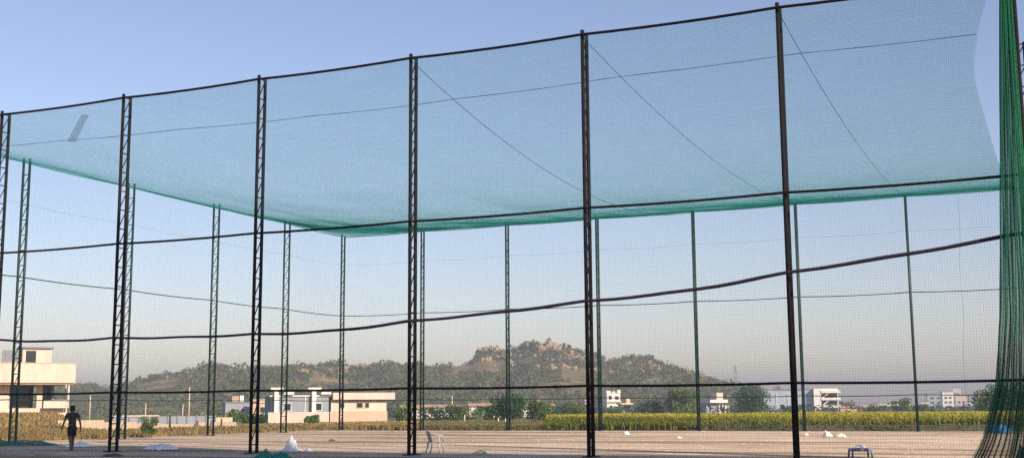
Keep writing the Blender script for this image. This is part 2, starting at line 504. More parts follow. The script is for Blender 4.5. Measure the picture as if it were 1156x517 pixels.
# strip of doubled netting mended into the front net
def patch():
    def pl(u, t):
        x = -34.20-.66*t+u*(.36+.04*t); z = 13.12-1.02*t-.06*u
        return np.stack([x, np.full_like(x, Y0-.135), z], -1)
    us = np.linspace(0,1,9); tt = np.linspace(0,1,12)
    U_, T_ = np.meshgrid(us, tt, indexing='ij'); a = strands(pl(U_,T_), 2, .005)
    tt = np.linspace(0,1,30); us = np.linspace(0,1,3)
    T_, U_ = np.meshgrid(tt, us, indexing='ij'); b = strands(pl(U_,T_), 0, .004)
    V, F = join([a,b]); o = np_mesh('net_patch', V, F, M['cord'])
    tag(o, 'slanting grey patch of doubled netting near the upper left corner', 'net patch')
patch()
# rope hanging at the right of the rear row
hx = X0+6.45*S
rail('hanging_rope', [(hx+.05*math.sin(z*1.2)+.02*z-.25, Y5-.08, z) for z in np.linspace(.5,13.3,40)], .006, M['gwire'], 'thin rope hanging down the rear net near the green curtain', 'rope', 5)
# curtain: the surplus front netting gathered against the right end pole
def curtain():
    cz = np.array([0,.6,2,4,8.1,13,13.6]); cl = np.array([-2.0,-1.65,-1.20,-.92,-.66,-.36,-.24]); cr = np.array([-.30,-.22,-.06,.0,-.04,-.06,-.06])
    n_f = 11
    def place(s, z):
        xl = np.interp(z, cz, cl); xrr = np.interp(z, cz, cr)
        ss = s + .012*np.sin(z*.9+s*17) + .006*np.sin(z*2.3+s*40)
        lo = np.clip(1.2-z/3, 0, 1)
        ss = ss + lo*.055*np.sin(s*13+.6)          # locks that part company near the ground
        x = XR + xl + (xrr-xl)*ss + .014*np.sin(2*math.pi*n_f*s*1.7+z*.4)
        amp = .10+.22*np.clip(1-z/14, 0, 1)
        y = Y0-.14 - amp*.6 + amp*np.sin(2*math.pi*n_f*s + .8*np.sin(z*.5)) 
        return np.stack([x, y, z], -1)
    ss = np.linspace(0,1,900); zs = np.linspace(.02, H-.05, 60)
    S_, Z_ = np.meshgrid(ss, zs, indexing='ij'); a = strands(place(S_, Z_), 2, .0013)
    zs = np.arange(.03, H-.05, .05); ss = np.linspace(0,1,230)
    Z_, S_ = np.meshgrid(zs, ss, indexing='ij')
    P = place(S_, Z_ + .5*np.sin(S_*5)*np.clip(1-Z_/6,0,1)*0)
    b = strands(P, 0, .0016); c = strands(P, 1, .0016)
    V, F = join([a, b, c])
    o = np_mesh('net_curtain', V, F, M['curtain']); tag(o, 'bunched bright green net curtain gathered beside the right end pole', 'net')
curtain()

# ------------------------------------------------------------------ foliage helpers
def leaves(cent, rad, per, size, seed=0, up=.3, shell=.6):
    """cent (n,3), rad (n,3): leaf quads through the clumps' volume"""
    g = np.random.default_rng(seed)
    cent = np.asarray(cent, float); rad = np.asarray(rad, float); n = len(cent)
    cl = np.repeat(np.arange(n), per); m = len(cl)
    d = g.normal(size=(m,3)); d /= np.linalg.norm(d, axis=1, keepdims=True)
    r = np.where(g.random(m) < shell, g.uniform(.75,1.08,m), g.random(m)**(1/3))
    P = cent[cl] + d*rad[cl]*r[:,None]
    nrm = d*.6 + g.normal(size=(m,3))*.6; nrm[:,2] += up; nrm /= np.linalg.norm(nrm, axis=1, keepdims=True)
    t = np.cross(nrm, g.normal(size=(m,3))); t /= np.linalg.norm(t, axis=1, keepdims=True)
    b = np.cross(nrm, t)
    s = size*g.uniform(.6,1.3,m)[:,None] if np.isscalar(size) else (np.asarray(size)[cl]*g.uniform(.6,1.3,m))[:,None]
    V = np.stack([P-t*s, P+b*s*.5+nrm*s*.15, P+t*s, P-b*s*.5+nrm*s*.15], 1).reshape(-1,3)
    F = np.arange(m*4).reshape(-1,4)
    tint = np.clip(.5 + .55*(g.random(n)[cl]-.5) + .5*(g.random(m)-.5), 0, 1)
    return V, F, tint

def tree(name, label, cat, px, d, h, w, leaf='leaf', trunk=.2, nl=30, per=90, size=.22, seed=1, group=None, lean=0, low=.25, flat=1.0):
    x, y = loc(px, d); z = float(lowland(d))
    g = np.random.default_rng(seed)
    root = empty(name, (x, y, z), g.uniform(0, 6.28))
    tk = MB()
    top = h*.6
    tk.tube([(0,0,-.1),(g.normal()*.05*h*.3,g.normal()*.03*h,h*low*.7),(g.normal()*.05*h,g.normal()*.05*h,top)], [h*.035,h*.026,h*.010], 8)
    limbs = []
    cen = []; rad = []
    for i in range(nl):
        q = g.uniform(0, 6.283); zz = g.uniform(low, .95); e = math.sqrt(max(.05, 1-((zz-.55*flat)/(1.0-.45))**2)) if zz > .4 else .6+.5*zz
        rr_ = w/2*e*math.sqrt(g.uniform(.05,1))*.8
        c = np.array([rr_*math.cos(q), rr_*math.sin(q), zz*h*.92])
        rad_ = np.array([1,1,.75])*w*g.uniform(.11,.22)
        cen.append(c); rad.append(rad_)
        if i % 3 == 0:
            tk.tube([(0,0,h*low*.8), tuple(c*.55+np.array([0,0,h*.1])), tuple(c)], [h*.014,h*.010,h*.003], 5)
    tk.build('trunk', M['bark'], root, True)
    V, F, t = leaves(cen, rad, per, size, seed)
    V[:,2] = np.maximum(V[:,2], .05)
    np_mesh('crown', V, F, M[leaf], root, tint=t)
    tag(root, label, cat, group); return root

# ------------------------------------------------------------------ hill
sky_px = [-200,-100,0,40,85,92,118,132,145,165,175,185,200,215,230,245,262,280,300,320,340,360,378,392,410,430,440,450,470,480,500,515,530,535,548,560,575,583,590,600,612,620,632,645,660,670,680,690,700,715,735,745,752,765,775,790,800,812,830,850,870,890,920,980,1100,1300]
sky_py = [440,436,434,433,432,433,436,434,431,426,422,421,419,416,411,412,414,414,413,413,412,411,409,413,413,408,410,410,409,413,414,412,406,399,392,395,395,392,386,384,387,386,389,394,396,399,405,410,404,401,401,407,411,414,418,424,428,431,435,437,441,446,452,459,462,463]
BW = .0065                        # bearing step of the hill mesh
HILL_D0, HILL_D2 = 470.0, 980.0
def ridge_d(px):
    return 700 + 40*np.sin(np.asarray(px)*.011+1) + 24*np.sin(np.asarray(px)*.037) + np.where(np.asarray(px) < 500, 25, 0)
def ridge_z(px):
    d = ridge_d(px); py = np.interp(px, sky_px, sky_py) + 2.0
    return EYE + (hz(np.asarray(px)) - py)/1370*d
def hill_h(px, d):
    px = np.asarray(px, float); d = np.asarray(d, float)
    rd = ridge_d(px); rz = ridge_z(px); g0 = lowland(d) - .6
    t = (d-HILL_D0)/(rd-HILL_D0)
    up = np.clip(t, 0, 1)
    prof = .40*up + .60*up**2.2
    dn = np.clip((d-rd)/(HILL_D2-rd), 0, 1)
    prof = np.where(d > rd, (1-dn)**1.3, prof)
    a = (px-578)/1370*d
    n = fbm(a*.035, d*.03, 4, 3)-.47
    edge = np.clip((rz+3)/12, 0, 1)
    return g0 + np.maximum(rz-g0, -.5)*prof + n*9*edge*np.sin(np.clip(up,0,1)*math.pi)**.7*(d <= rd) + (fbm(a*.12, d*.1, 3, 9)-.45)*2.6*edge*np.clip(t,0,1)*(d<=rd+30)
def hill():
    pxs = np.arange(-260, 1320, 4.0); ds = np.concatenate([np.linspace(HILL_D0-10, 800, 90), np.linspace(810, HILL_D2+10, 20)])
    PX, D = np.meshgrid(pxs, ds)
    Z = hill_h(PX, D)
    A = (PX-578)/1370*D
    P = A[...,None]*R0 + D[...,None]*F0; P[...,2] = Z
    n, m = PX.shape
    i = np.arange(n-1)[:,None]*m + np.arange(m-1)[None]
    F = np.stack([i, i+1, i+m+1, i+m], -1).reshape(-1,4)
    hm = bpy.data.materials.new('hill_slope'); hm.use_nodes = True
    nt = hm.node_tree; N = nt.nodes; L = nt.links; b = N['Principled BSDF']; b.inputs['Roughness'].default_value = .95; b.inputs['Specular IOR Level'].default_value = .1
    tc = N.new('ShaderNodeTexCoord'); no = N.new('ShaderNodeTexNoise'); no.inputs['Scale'].default_value = .05; no.inputs['Detail'].default_value = 8
    L.new(tc.outputs['Object'], no.inputs['Vector'])
    r1 = N.new('ShaderNodeValToRGB'); e = r1.color_ramp.elements; e[0].position=.35; e[1].position=.65; e[0].color=(.085,.082,.032,1); e[1].color=(.20,.150,.082,1)
    L.new(no.outputs['Fac'], r1.inputs['Fac'])
    ge = N.new('ShaderNodeNewGeometry'); sx = N.new('ShaderNodeSeparateXYZ'); L.new(ge.outputs['Normal'], sx.inputs[0])
    r2 = N.new('ShaderNodeValToRGB'); e = r2.color_ramp.elements; e[0].position=.62; e[1].position=.80; e[0].color=(1,1,1,1); e[1].color=(0,0,0,1)
    L.new(sx.outputs['Z'], r2.inputs['Fac'])
    mx = N.new('ShaderNodeMix'); mx.data_type='RGBA'; L.new(r2.outputs['Color'], mx.inputs['Factor']); L.new(r1.outputs['Color'], mx.inputs[6]); mx.inputs[7].default_value=(.25,.165,.11,1)
    n2 = N.new('ShaderNodeTexNoise'); n2.inputs['Scale'].default_value = .035; n2.inputs['Detail'].default_value = 7; n2.inputs['Roughness'].default_value = .7
    mp2 = N.new('ShaderNodeMapping'); mp2.inputs['Scale'].default_value = (1.6,1.6,.5); L.new(tc.outputs['Object'], mp2.inputs['Vector']); L.new(mp2.outputs['Vector'], n2.inputs['Vector'])
    r3 = N.new('ShaderNodeValToRGB'); e = r3.color_ramp.elements; e[0].position=.60; e[1].position=.66; e[0].color=(0,0,0,1); e[1].color=(1,1,1,1)
    L.new(n2.outputs['Fac'], r3.inputs['Fac'])
    m3 = N.new('ShaderNodeMix'); m3.data_type='RGBA'; L.new(r3.outputs['Color'], m3.inputs['Factor']); L.new(mx.outputs[2], m3.inputs[6]); m3.inputs[7].default_value=(.31,.215,.135,1)
    L.new(m3.outputs[2], b.inputs['Base Color'])
    o = np_mesh('hill', P.reshape(-1,3), F, hm, smooth=True); tag(o, 'rocky scrub covered hill with a craggy peak', None, None, 'structure')
    # scrub: thousands of bushes
    g = np.random.default_rng(5)
    n = 14500
    px = g.uniform(-60, 960, n)
    rd = ridge_d(px); t = g.random(n)**.75
    d = HILL_D0 + (rd+8-HILL_D0)*t
    dens = fbm((px-578)/1370*d*.03, d*.02, 3, 21)
    keep = dens > .31
    px, d = px[keep], d[keep]; n = len(px)
    z = hill_h(px, d)
    a = (px-578)/1370*d
    P = a[:,None]*R0 + d[:,None]*F0; P[:,2] = z
    r = g.uniform(.7,1.9,n)*(1+.7*(g.random(n)<.12))
    P[:,2] += r*.45
    rad = np.stack([r, r, r*.8], -1)
    V, F, tt = leaves(P, rad, 20, r*.42, 8, up=.4)
    o = np_mesh('hillside_scrub', V, F, M['scrub'], tint=tt); tag(o, 'dense olive scrub and bushes covering the hill', None, None, 'stuff')
hill()

def find_d(px, py):
    ds = np.linspace(HILL_D0, float(ridge_d(px)), 400)
    z = hill_h(np.full(400, px), ds)
    p = hz(px) - (z-EYE)/ds*1370
    k = np.argmax(p <= py)
    return float(ds[k]) if (p <= py).any() else float(ds[-1])
def outcrop(px, py, w, h, n, label, mt='rock', seed=0):
    """a craggy rock formation w x h (photo pixels turned to metres at its distance)"""
    d = find_d(px, py+h*.45)
    sc = d/1370.0
    x, y = loc(px, d); z = float(hill_h(px, d))
    g = np.random.default_rng(100+seed)
    bm = bmesh.new()
    W = w*sc; Hh = h*sc
    for i in range(n):
        u = (i+.5)/n-.5 + g.uniform(-.06,.06); hh = Hh*g.uniform(.32,.68)*(1-1.1*abs(u)**1.6)
        bw = W*max(g.uniform(.16,.36), 1.5/n); cx, cyy = u*W, g.uniform(-.35,.35)*W*.6
        pts = g.normal(size=(16,3)); pts /= np.linalg.norm(pts, axis=1, keepdims=True)
        pts *= g.uniform(.8,1.1,(16,1)); pts = pts*np.array([bw*.55, bw*.5, hh*.62]) + np.array([cx, cyy, hh*.40])
        c_, s_ = math.cos(-YAW), math.sin(-YAW)
        vs = [bm.verts.new((float(p[0]), float(p[1]), float(p[2]))) for p in pts]
        r_ = bmesh.ops.convex_hull(bm, input=vs)
        junk = [e for e in r_['geom_interior'] if isinstance(e, bmesh.types.BMVert)]
        if junk: bmesh.ops.delete(bm, geom=junk, context='VERTS')
    bmesh.ops.subdivide_edges(bm, edges=bm.edges[:], cuts=2, use_grid_fill=True)
    bm.normal_update()
    for v in bm.verts:
        q = mnoise.fractal(v.co*(1.6/max(W,2)*3)+Vector((seed*7,0,0)), .8, 2.0, 4)
        v.co += v.normal*q*.055*min(W, 14)
    me = bpy.data.meshes.new('rock_outcrop'); bm.to_mesh(me); bm.free()
    o = link_mesh('rock_outcrop', me, M[mt]); o.location = (x, y, z-.6-.12*Hh); o.rotation_euler = (0,0,YAW)
    tag(o, label, 'rock outcrop', 'rock outcrops on the hill')
outs = [
 (620,384,26,24,14,'tall orange rock crag just right of the hill\'s highest summit','rock'),
 (600,381,14,18,8,'dark grey rock tower forming the hill\'s highest summit','rockg'),
 (576,394,16,24,10,'brown rock face left of the summit tower','rockg'),
 (548,388,22,15,10,'orange crag at the left end of the main ridge','rock'),
 (546,402,10,10,5,'small yellowish crag below the left end of the main ridge','rock'),
 (562,415,9,7,4,'small pale red rock low on the slope left of the peak','rock'),
 (640,399,30,16,16,'long broken grey brown cliff right of the orange summit crag','rockg'),
 (657,398,20,12,8,'grey rocks at the right shoulder of the peak','rockg'),
 (668,411,18,16,9,'brown rocks halfway down right of the peak','rock'),
 (694,414,16,16,8,'orange brown crag in the dip between the two summits','rock'),
 (752,406,26,18,14,'large bright orange cliff on the right hand summit','rock'),
 (777,418,9,8,4,'pale rock on the slope right of the orange cliff','rock'),
 (806,423,9,10,5,'lone rock stack on the falling right hand ridge','rockg'),
 (336,414,20,14,9,'brown orange crag behind the grey blue house','rock'),
 (348,410,22,6,7,'flat topped rocks on the ridge above the grey blue house','rockg'),
 (434,404,10,9,5,'small rock knob on the ridge above the cream bungalow','rock'),
 (262,414,26,9,9,'pale boulders scattered along the left ridge','rockg'),
 (228,408,14,6,5,'small rock cap on the left hand hilltop','rock'),
 (178,417,8,6,4,'small pinkish rock low on the left ridge','rock'),
 (715,408,20,6,6,'pale slabs below the crest of the right hand summit','rockg'),
 (625,408,12,7,5,'rock slab below the orange summit crag','rockg'),
 (590,405,10,10,5,'grey rocks below the summit tower','rockg'),
]
for i, a in enumerate(outs): outcrop(*a, seed=i)
def rubble():
    # loose boulders bedded in the slopes below the crags
    g = np.random.default_rng(64); bm = bmesh.new()
    spots = [(618,400,26,12),(645,408,22,10),(575,402,16,10),(548,400,16,8),(690,413,18,8),(755,416,20,8),(780,422,16,5),(340,420,22,7),(262,417,30,6),(432,411,12,5),(600,415,40,12),(720,412,24,7),(200,424,26,6),(390,418,30,7)]
    for k in range(230):
        px, py, sx, sy = spots[int(g.integers(len(spots)))]
        px = px+g.normal()*sx*.6; py = py+g.normal()*sy*.6
        d = find_d(px, py); x, y = loc(px, d); z = float(hill_h(px, d)); r = g.uniform(.5,1.7)*(1+1.0*(g.random()<.12))
        pts = g.normal(size=(11,3)); pts /= np.linalg.norm(pts, axis=1, keepdims=True); pts *= np.array([r*g.uniform(.8,1.3), r, r*g.uniform(.7,1.5)])
        vs_ = [bm.verts.new((x+float(p[0]), y+float(p[1]), z+.1*r+float(p[2]))) for p in pts]
        q = bmesh.ops.convex_hull(bm, input=vs_)
        junk = [e for e in q['geom_interior'] if isinstance(e, bmesh.types.BMVert)]
        if junk: bmesh.ops.delete(bm, geom=junk, context='VERTS')
    me = bpy.data.meshes.new('hillside_boulders'); bm.to_mesh(me); bm.free()
    o = link_mesh('hillside_boulders', me, M['rock']); tag(o, 'countless tan boulders strewn over the hill slopes', None, None, 'stuff')
rubble()
def stones():
    g = np.random.default_rng(65); V = []; F = []; n = 900
    for k in range(n):
        x = g.uniform(-48, 4); y = g.uniform(37, 73); r = .012+.045*g.random()**4
        b0 = len(V); q = g.uniform(0,6.28)
        for a_ in range(5): V.append((x+r*1.3*math.cos(q+a_*1.256)*g.uniform(.8,1.2), y+r*math.sin(q+a_*1.256), .0))
        V.append((x+r*.2, y, r*g.uniform(.6,1.1)))
        for a_ in range(5): F.append((b0+a_, b0+(a_+1)%5, b0+5))
    o = np_mesh('pebbles', np.array(V), np.array(F), M['stone']); tag(o, 'pebbles and small clods strewn over the bare dirt', None, None, 'stuff')
stones()

# ------------------------------------------------------------------ field crop and grasses
def blades(P, h, w, seed, ears=0, lean=.25):
    g = np.random.default_rng(seed); n = len(P)
    q = g.uniform(0, math.pi, n); dx = np.stack([np.cos(q), np.sin(q), 0*q], -1)*w[:,None]
    ln = np.stack([g.normal(size=n), g.normal(size=n), 0*q], -1)*lean*h[:,None]
    top = P + ln; top[:,2] += h
    mid = P + ln*.35; mid[:,2] += h*.6
    V = np.stack([P-dx, P+dx, mid+dx*.8, top, mid-dx*.8], 1)
    return V, top, g

def crop():
    g = np.random.default_rng(31); n = 95000
    d = 78 + 92*g.random(n)**1.5
    lo = np.interp(d, [78,100,170],[611,618,624]); px = g.uniform(lo, 1200)
    a = (px-578)/1370*d
    P = a[:,None]*R0 + d[:,None]*F0
    ok = P[:,1] > 76.2
    P = P[ok]; d = d[ok]; px = px[ok]
    P[:,2] = lowland(d)
    n = len(P)
    patch_ = fbm(P[:,0]*.10, P[:,1]*.07, 3, 3)
    edge = np.clip((P[:,1]-76.2)/5, 0, 1)
    h = (.48+.52*patch_)*(.6+.4*edge)*g.uniform(.72,1.2,n)
    w = np.full(n, .05)*g.uniform(.6,1.4,n)*(d/80)
    V, top, g2 = blades(P, h, w, 32)
    V = V.reshape(-1,3); F5 = np.arange(len(V)).reshape(-1,5)
    F = np.concatenate([F5[:,[0,1,2,4]], F5[:,[4,2,3,3]]]) 
    F = F5[:,[0,1,2,4]]; F2 = F5[:,[2,3,4]]
    # ears hang from the tips
    es = .04*(d/85)[:,None]
    ea = np.stack([top-np.array([0,0,.02]), top+g2.normal(size=(n,3))*np.array([1,1,.2])*es+[0,0,.02], top+g2.normal(size=(n,3))*np.array([1,1,.2])*es*1.2+[0,0,-.08], top+[0,0,-.12]], 1).reshape(-1,3)
    FE = np.arange(len(ea)).reshape(-1,4)
    mid = V.reshape(-1,5,3)
    V3 = np.concatenate([V, ea]); 
    # split tip triangle as a quad with a point halfway
    tipm = (mid[:,2]+mid[:,3])/2
    b0 = len(V3); V3 = np.concatenate([V3, tipm])
    FT = np.stack([F5[:,4], F5[:,2], b0+np.arange(n), F5[:,3]], -1)
    FE = FE + len(V)
    FF = np.concatenate([F, FT, FE])
    t0 = np.clip(.05+.25*patch_, 0, 1)*edge; t1 = np.clip(.2+.6*patch_, 0, 1)*edge; far_ = np.clip((P[:,1]-77)/22, .12, 1); t1 = t1*far_; t0 = t0*far_; t2 = np.clip(.30+.8*patch_+.25*g.random(n), 0, 1)*far_
    o = np_mesh('crop', V3, FF, M['crop'], tint=np.concatenate([t0,t1,t2]))
    tag(o, 'ripening yellow green crop standing in the field', None, None, 'stuff')
crop()

def grass(name, label, px0, px1, d0, d1, n, hmin, hmax, mt, seed, cond=None, zf=None):
    g = np.random.default_rng(seed)
    d = d0 + (d1-d0)*g.random(n)**1.3; px = g.uniform(px0, px1, n)
    P = ((px-578)/1370*d)[:,None]*R0 + d[:,None]*F0
    pt = fbm(P[:,0]*.12, P[:,1]*.12, 3, seed)
    ok = pt+.25*g.random(n) > .42
    if cond is not None: ok &= cond(P)
    P = P[ok]; d = d[ok]; pt = pt[ok]; n = len(P)
    P[:,2] = lowland(d)+mound_h((P@R0)/(P@F0)*1370+578, d) if zf is None else zf(P)
    h = (hmin+(hmax-hmin)*pt)*g.uniform(.6,1.2,n); w = .035*g.uniform(.6,1.5,n)*(d/60)
    V, top, g2 = blades(P, h, w, seed+1, lean=.4)
    V = V.reshape(-1,3); F5 = np.arange(len(V)).reshape(-1,5)
    me_t = np.clip(pt+.5*(g.random(n)-.5), 0, 1)
    tipm = (V.reshape(-1,5,3)[:,2]+V.reshape(-1,5,3)[:,3])/2
    b0 = len(V); V = np.concatenate([V, tipm])
    FF = np.concatenate([F5[:,[0,1,2,4]], np.stack([F5[:,4],F5[:,2],b0+np.arange(n),F5[:,3]],-1)])
    o = np_mesh(name, V, FF, M[mt], tint=np.concatenate([me_t,me_t])); tag(o, label, None, None, 'stuff')
def mound_h(px, d):
    e = np.clip((100-np.asarray(px, float))/45, 0, 1); e = e*e*(3-2*e)
    return 1.25*e*np.exp(-((np.asarray(d, float)-104)/13)**2)
def mound():
    pxs = np.linspace(-90, 110, 60); ds = np.linspace(72, 140, 40)
    PX, D = np.meshgrid(pxs, ds); P = ((PX-578)/1370*D)[...,None]*R0 + D[...,None]*F0
    P[...,2] = lowland(D) + mound_h(PX, D)*(.9+.25*fbm(P[...,0]*.3, P[...,1]*.3, 3, 71)) - .05
    n, m = PX.shape; i = np.arange(n-1)[:,None]*m + np.arange(m-1)[None]
    o = np_mesh('grassy_mound', P.reshape(-1,3), np.stack([i,i+1,i+m+1,i+m],-1).reshape(-1,4), M['mound'], smooth=True)
    tag(o, 'golden earth mound below the balcony house', None, None, 'structure')
mound()
outside = lambda P: (P[:,0] < X0-2.2) | (P[:,1] > Y5+1.2)
grass('dry_grass', 'tall dry yellow grass beyond the pitch at left', -40, 470, 56, 135, 42000, .08, .50, 'drygrass', 41, outside)
grass('weeds', 'low dry brown weeds in front of the bushes', 440, 640, 76, 150, 20000, .05, .36, 'weed', 43, outside)
grass('bank_grass', 'short grey green grass growing on the earth bank', 560, 1180, 68, 86, 14000, .05, .30, 'bankgrass', 45,
      lambda P: (P[:,1] > 73.2) & (P[:,1] < 76.8) & (P[:,0] > -21), lambda P: .2*np.ones(len(P)))

# ------------------------------------------------------------------ trees and bushes
tree('broadleaf_tree', 'round dark green tree standing alone at the far edge of the crop', 'tree', 848, 262, 6.9, 7.6, 'leaf', nl=46, per=110, size=.26, seed=3, low=.22)
tree('broadleaf_tree', 'wide bushy tree behind the crop below the hill\'s orange cliff', 'tree', 767, 235, 5.6, 6.4, 'leaf2', nl=36, per=90, size=.24, seed=4, low=.12)
tree('bush', 'rounded blue green bush between the white villa and bushy tree', 'bush', 734, 240, 3.4, 5.4, 'leaf3', nl=26, per=90, size=.22, seed=5, low=.1)
tree('broadleaf_tree', 'loose low tree in front of the far city blocks', 'tree', 1015, 300, 3.7, 6.0, 'leaf2', nl=18, per=60, size=.26, seed=6, low=.3)
tree('broadleaf_tree', 'large dark tree seen through the green net curtain', 'tree', 1134, 150, 4.4, 8.4, 'leaf', nl=44, per=90, size=.2, seed=7, low=.15)
tree('broadleaf_tree', 'dense green tree standing right behind the chair\'s right hand rear pole', 'tree', 572, 150, 3.2, 5.6, 'leaf', nl=34, per=90, size=.18, seed=8, low=.08)
tree('bush', 'broad green bush right of the rear pole below the rocky peak', 'bush', 610, 155, 2.6, 5.0, 'leaf2', nl=26, per=80, size=.18, seed=9, low=.06)
hb = [(458,165,2.2,4.6,'leaf2','feathery green bush at the right end of the cream bungalow'),
      (486,170,1.9,4.0,'leaf','dark bush in the hedge behind the chair'),
      (506,165,2.3,4.4,'leaf','taller dark bush in the middle of the hedge right of the chair'),
      (527,168,1.8,4.2,'leaf2','bright bush in the hedge left of the white stone posts'),
      (545,172,2.0,4.0,'leaf','dark bush joining the hedge to the dense tree'),
      (632,175,2.3,5.0,'leaf','dark bush behind the left end of the crop field'),
      (654,185,2.0,4.6,'leaf2','light bush left of the middle front pole at the field\'s end'),
      (258,118,1.35,3.8,'leaf2','spreading bright green bush left of the third black pole'),
      (285,122,1.3,2.6,'leaf','green bush directly behind the third black pole'),
      (350,128,.95,1.8,'leaf2','small green bush before the grey blue house wall'),
      (886,300,2.3,3.4,'leaf','small dark bush in front of the long blue hall'),
      (1040,330,2.2,6.0,'leaf','low dark bush in front of the far city blocks'),
      (985,340,2.0,8.0,'leaf3','low hazy bush right of the orange shed'),
      (690,215,1.1,3.0,'leaf','low bush under the white villa'),
      (838,300,3.0,5.0,'leaf3','grey green bush left of the round lone tree')]
for i, (px, d, h, w, lf, lab) in enumerate(hb):
    tree('bush', lab, 'bush', px, d, h, w, lf, nl=18, per=70, size=.16 if d < 200 else .22, seed=60+i, low=.08)
# square clipped shrub near the left poles
def clipped():
    x, y = loc(168, 68); root = empty('shrub', (x, y, 0), .3)
    g = np.random.default_rng(77)
    c = np.stack([g.uniform(-.42,.42,40), g.uniform(-.3,.3,40), g.uniform(.3,1.05,40)], -1)
    V, F, t = leaves(c, np.full((40,3), .16), 40, .05, 78); np_mesh('foliage', V, F, M['leaf2'], root, tint=t)
    s = MB()
    for k in range(5): s.tube([(g.uniform(-.15,.15),g.uniform(-.1,.1),-.05),(g.uniform(-.35,.35),g.uniform(-.2,.2),.9)], .012, 5)
    s.build('stem', M['bark'], root)
    tag(root, 'small squarish green shrub in dry grass left of the pale sheet', 'shrub')
clipped()
# far wood along the plain
def wood():
    g = np.random.default_rng(88); n = 900
    px = g.uniform(420, 1220, n); d = g.uniform(300, 470, n)
    d = np.where(px > 860, d+g.uniform(0,250,n), d)
    P = ((px-578)/1370*d)[:,None]*R0 + d[:,None]*F0; P[:,2] = lowland(d)+.9
    r = g.uniform(1.0,2.2,n)
    V, F, t = leaves(P, np.stack([r*1.4,r*1.4,r],-1), 26, r*.35, 89)
    o = np_mesh('far_wood', V, F, M['leaf3'], tint=t); tag(o, 'hazy belt of far trees along the plain below the hill', None, None, 'stuff')
wood()

# ------------------------------------------------------------------ buildings
def bld(name, label, cat, px, d, turn, group=None, dz=0):
    x, y = loc(px, d)
    bear = YAW - math.atan((px-578)/1370.0)
    o = empty(name, (x, y, float(lowland(d))+dz), bear + R(turn)); tag(o, label, cat, group); return o
def part(root, name, mt, *boxes, parent=None):
    mb = MB()
    for b in boxes: mb.box(*b)
    return mb.build(name, M[mt], parent or root)
def window(root, x0, x1, z0, z1, y=0, frame='white', fr=.07):
    """a pane set back in a frame on the wall face at y (local front)"""
    f = MB()
    f.box(x0-fr, x0, y-.06, y+.02, z0-fr, z1+fr); f.box(x1, x1+fr, y-.06, y+.02, z0-fr, z1+fr)
    f.box(x0, x1, y-.06, y+.02, z1, z1+fr); f.box(x0, x1, y-.06, y+.02, z0-fr, z0)
    w = f.build('window', M[frame], root)
    p = MB(); p.box(x0, x1, y-.02, y+.02, z0, z1); p.build('pane', M['glass'], w)
    return w

# the cream balcony house at left (x right, y away from the pitch, front face y=0); 10.7 px/m
b = bld('balcony_house', 'two storey cream house with deep balcony band behind the walking person', 'house', 36, 128, 9, dz=1.03)
part(b, 'plinth', 'cream', (-9,3.4,0,9,-1.3,.9))
part(b, 'wall', 'cream', (-9,-2.3,.9,1.15,.9,3.35), (.45,1.0,.9,1.35,.9,3.35), (-2.3,.45,3.2,3.4,.9,3.35), (1.0,2.1,3.0,3.2,.9,3.35))
part(b, 'porch_wall', 'slate', (2.103,2.3,1.6,8.8,.9,3.35))  # slate grey puts the shade of the recess into the wall colour
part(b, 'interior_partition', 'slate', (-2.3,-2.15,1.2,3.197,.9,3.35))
part(b, 'pillar', 'cream', (3.25,3.42,-.9,-.73,.9,3.35))
part(b, 'ledge', 'roofred', (-9.1,3.75,-1.06,9,3.355,3.50))
part(b, 'balcony_parapet', 'cream', (-9.1,3.9,-1.2,-1.0,3.52,5.55), (3.7,3.9,-.998,9.2,3.52,5.55), (-9.1,-8.9,-.998,9.2,3.52,5.55))
part(b, 'coping', 'pinkwall', (-9.15,3.95,-1.25,-.95,5.553,5.63))
part(b, 'balcony_slab', 'cream', (-8.897,3.697,-.997,9,3.505,3.70))
pr = part(b, 'rooftop_room', 'cream', (-1.15,-.85,1.0,1.2,3.7,7.2), (.18,1.75,1.0,1.2,3.7,7.2), (-.85,.18,1.0,1.2,6.95,7.2), (1.55,1.75,1.203,4.5,3.7,7.2))
part(b, 'rooftop_side_wall', 'slate', (-3.1,-1.153,1.4,1.55,3.7,7.0))  # slate grey paints in the shade on the room's left side
part(b, 'roof', 'slate', (-1.3,1.95,.75,4.7,7.203,7.38))
part(b, 'door', 'glass', (-.847,.177,1.12,1.17,3.9,6.947))
part(b, 'drainpipe', 'white', (3.0,3.08,-.99,-.91,3.0,3.35), (1.62,1.70,.88,.96,5.7,7.1))
part(b, 'parapet_stain_ledge', 'pinkwall', (-9.1,3.72,-1.235,-1.203,3.52,3.60))
part(b, 'low_wall', 'cream', (.86,3.2,-.9,-.75,.9,1.75))
part(b, 'painted_room_shade', 'glass', (-2.1,.42,3.1,3.19,.95,3.3), (1.03,2.08,2.9,2.99,.95,3.3))  # dark sheets painting the shade inside the two openings

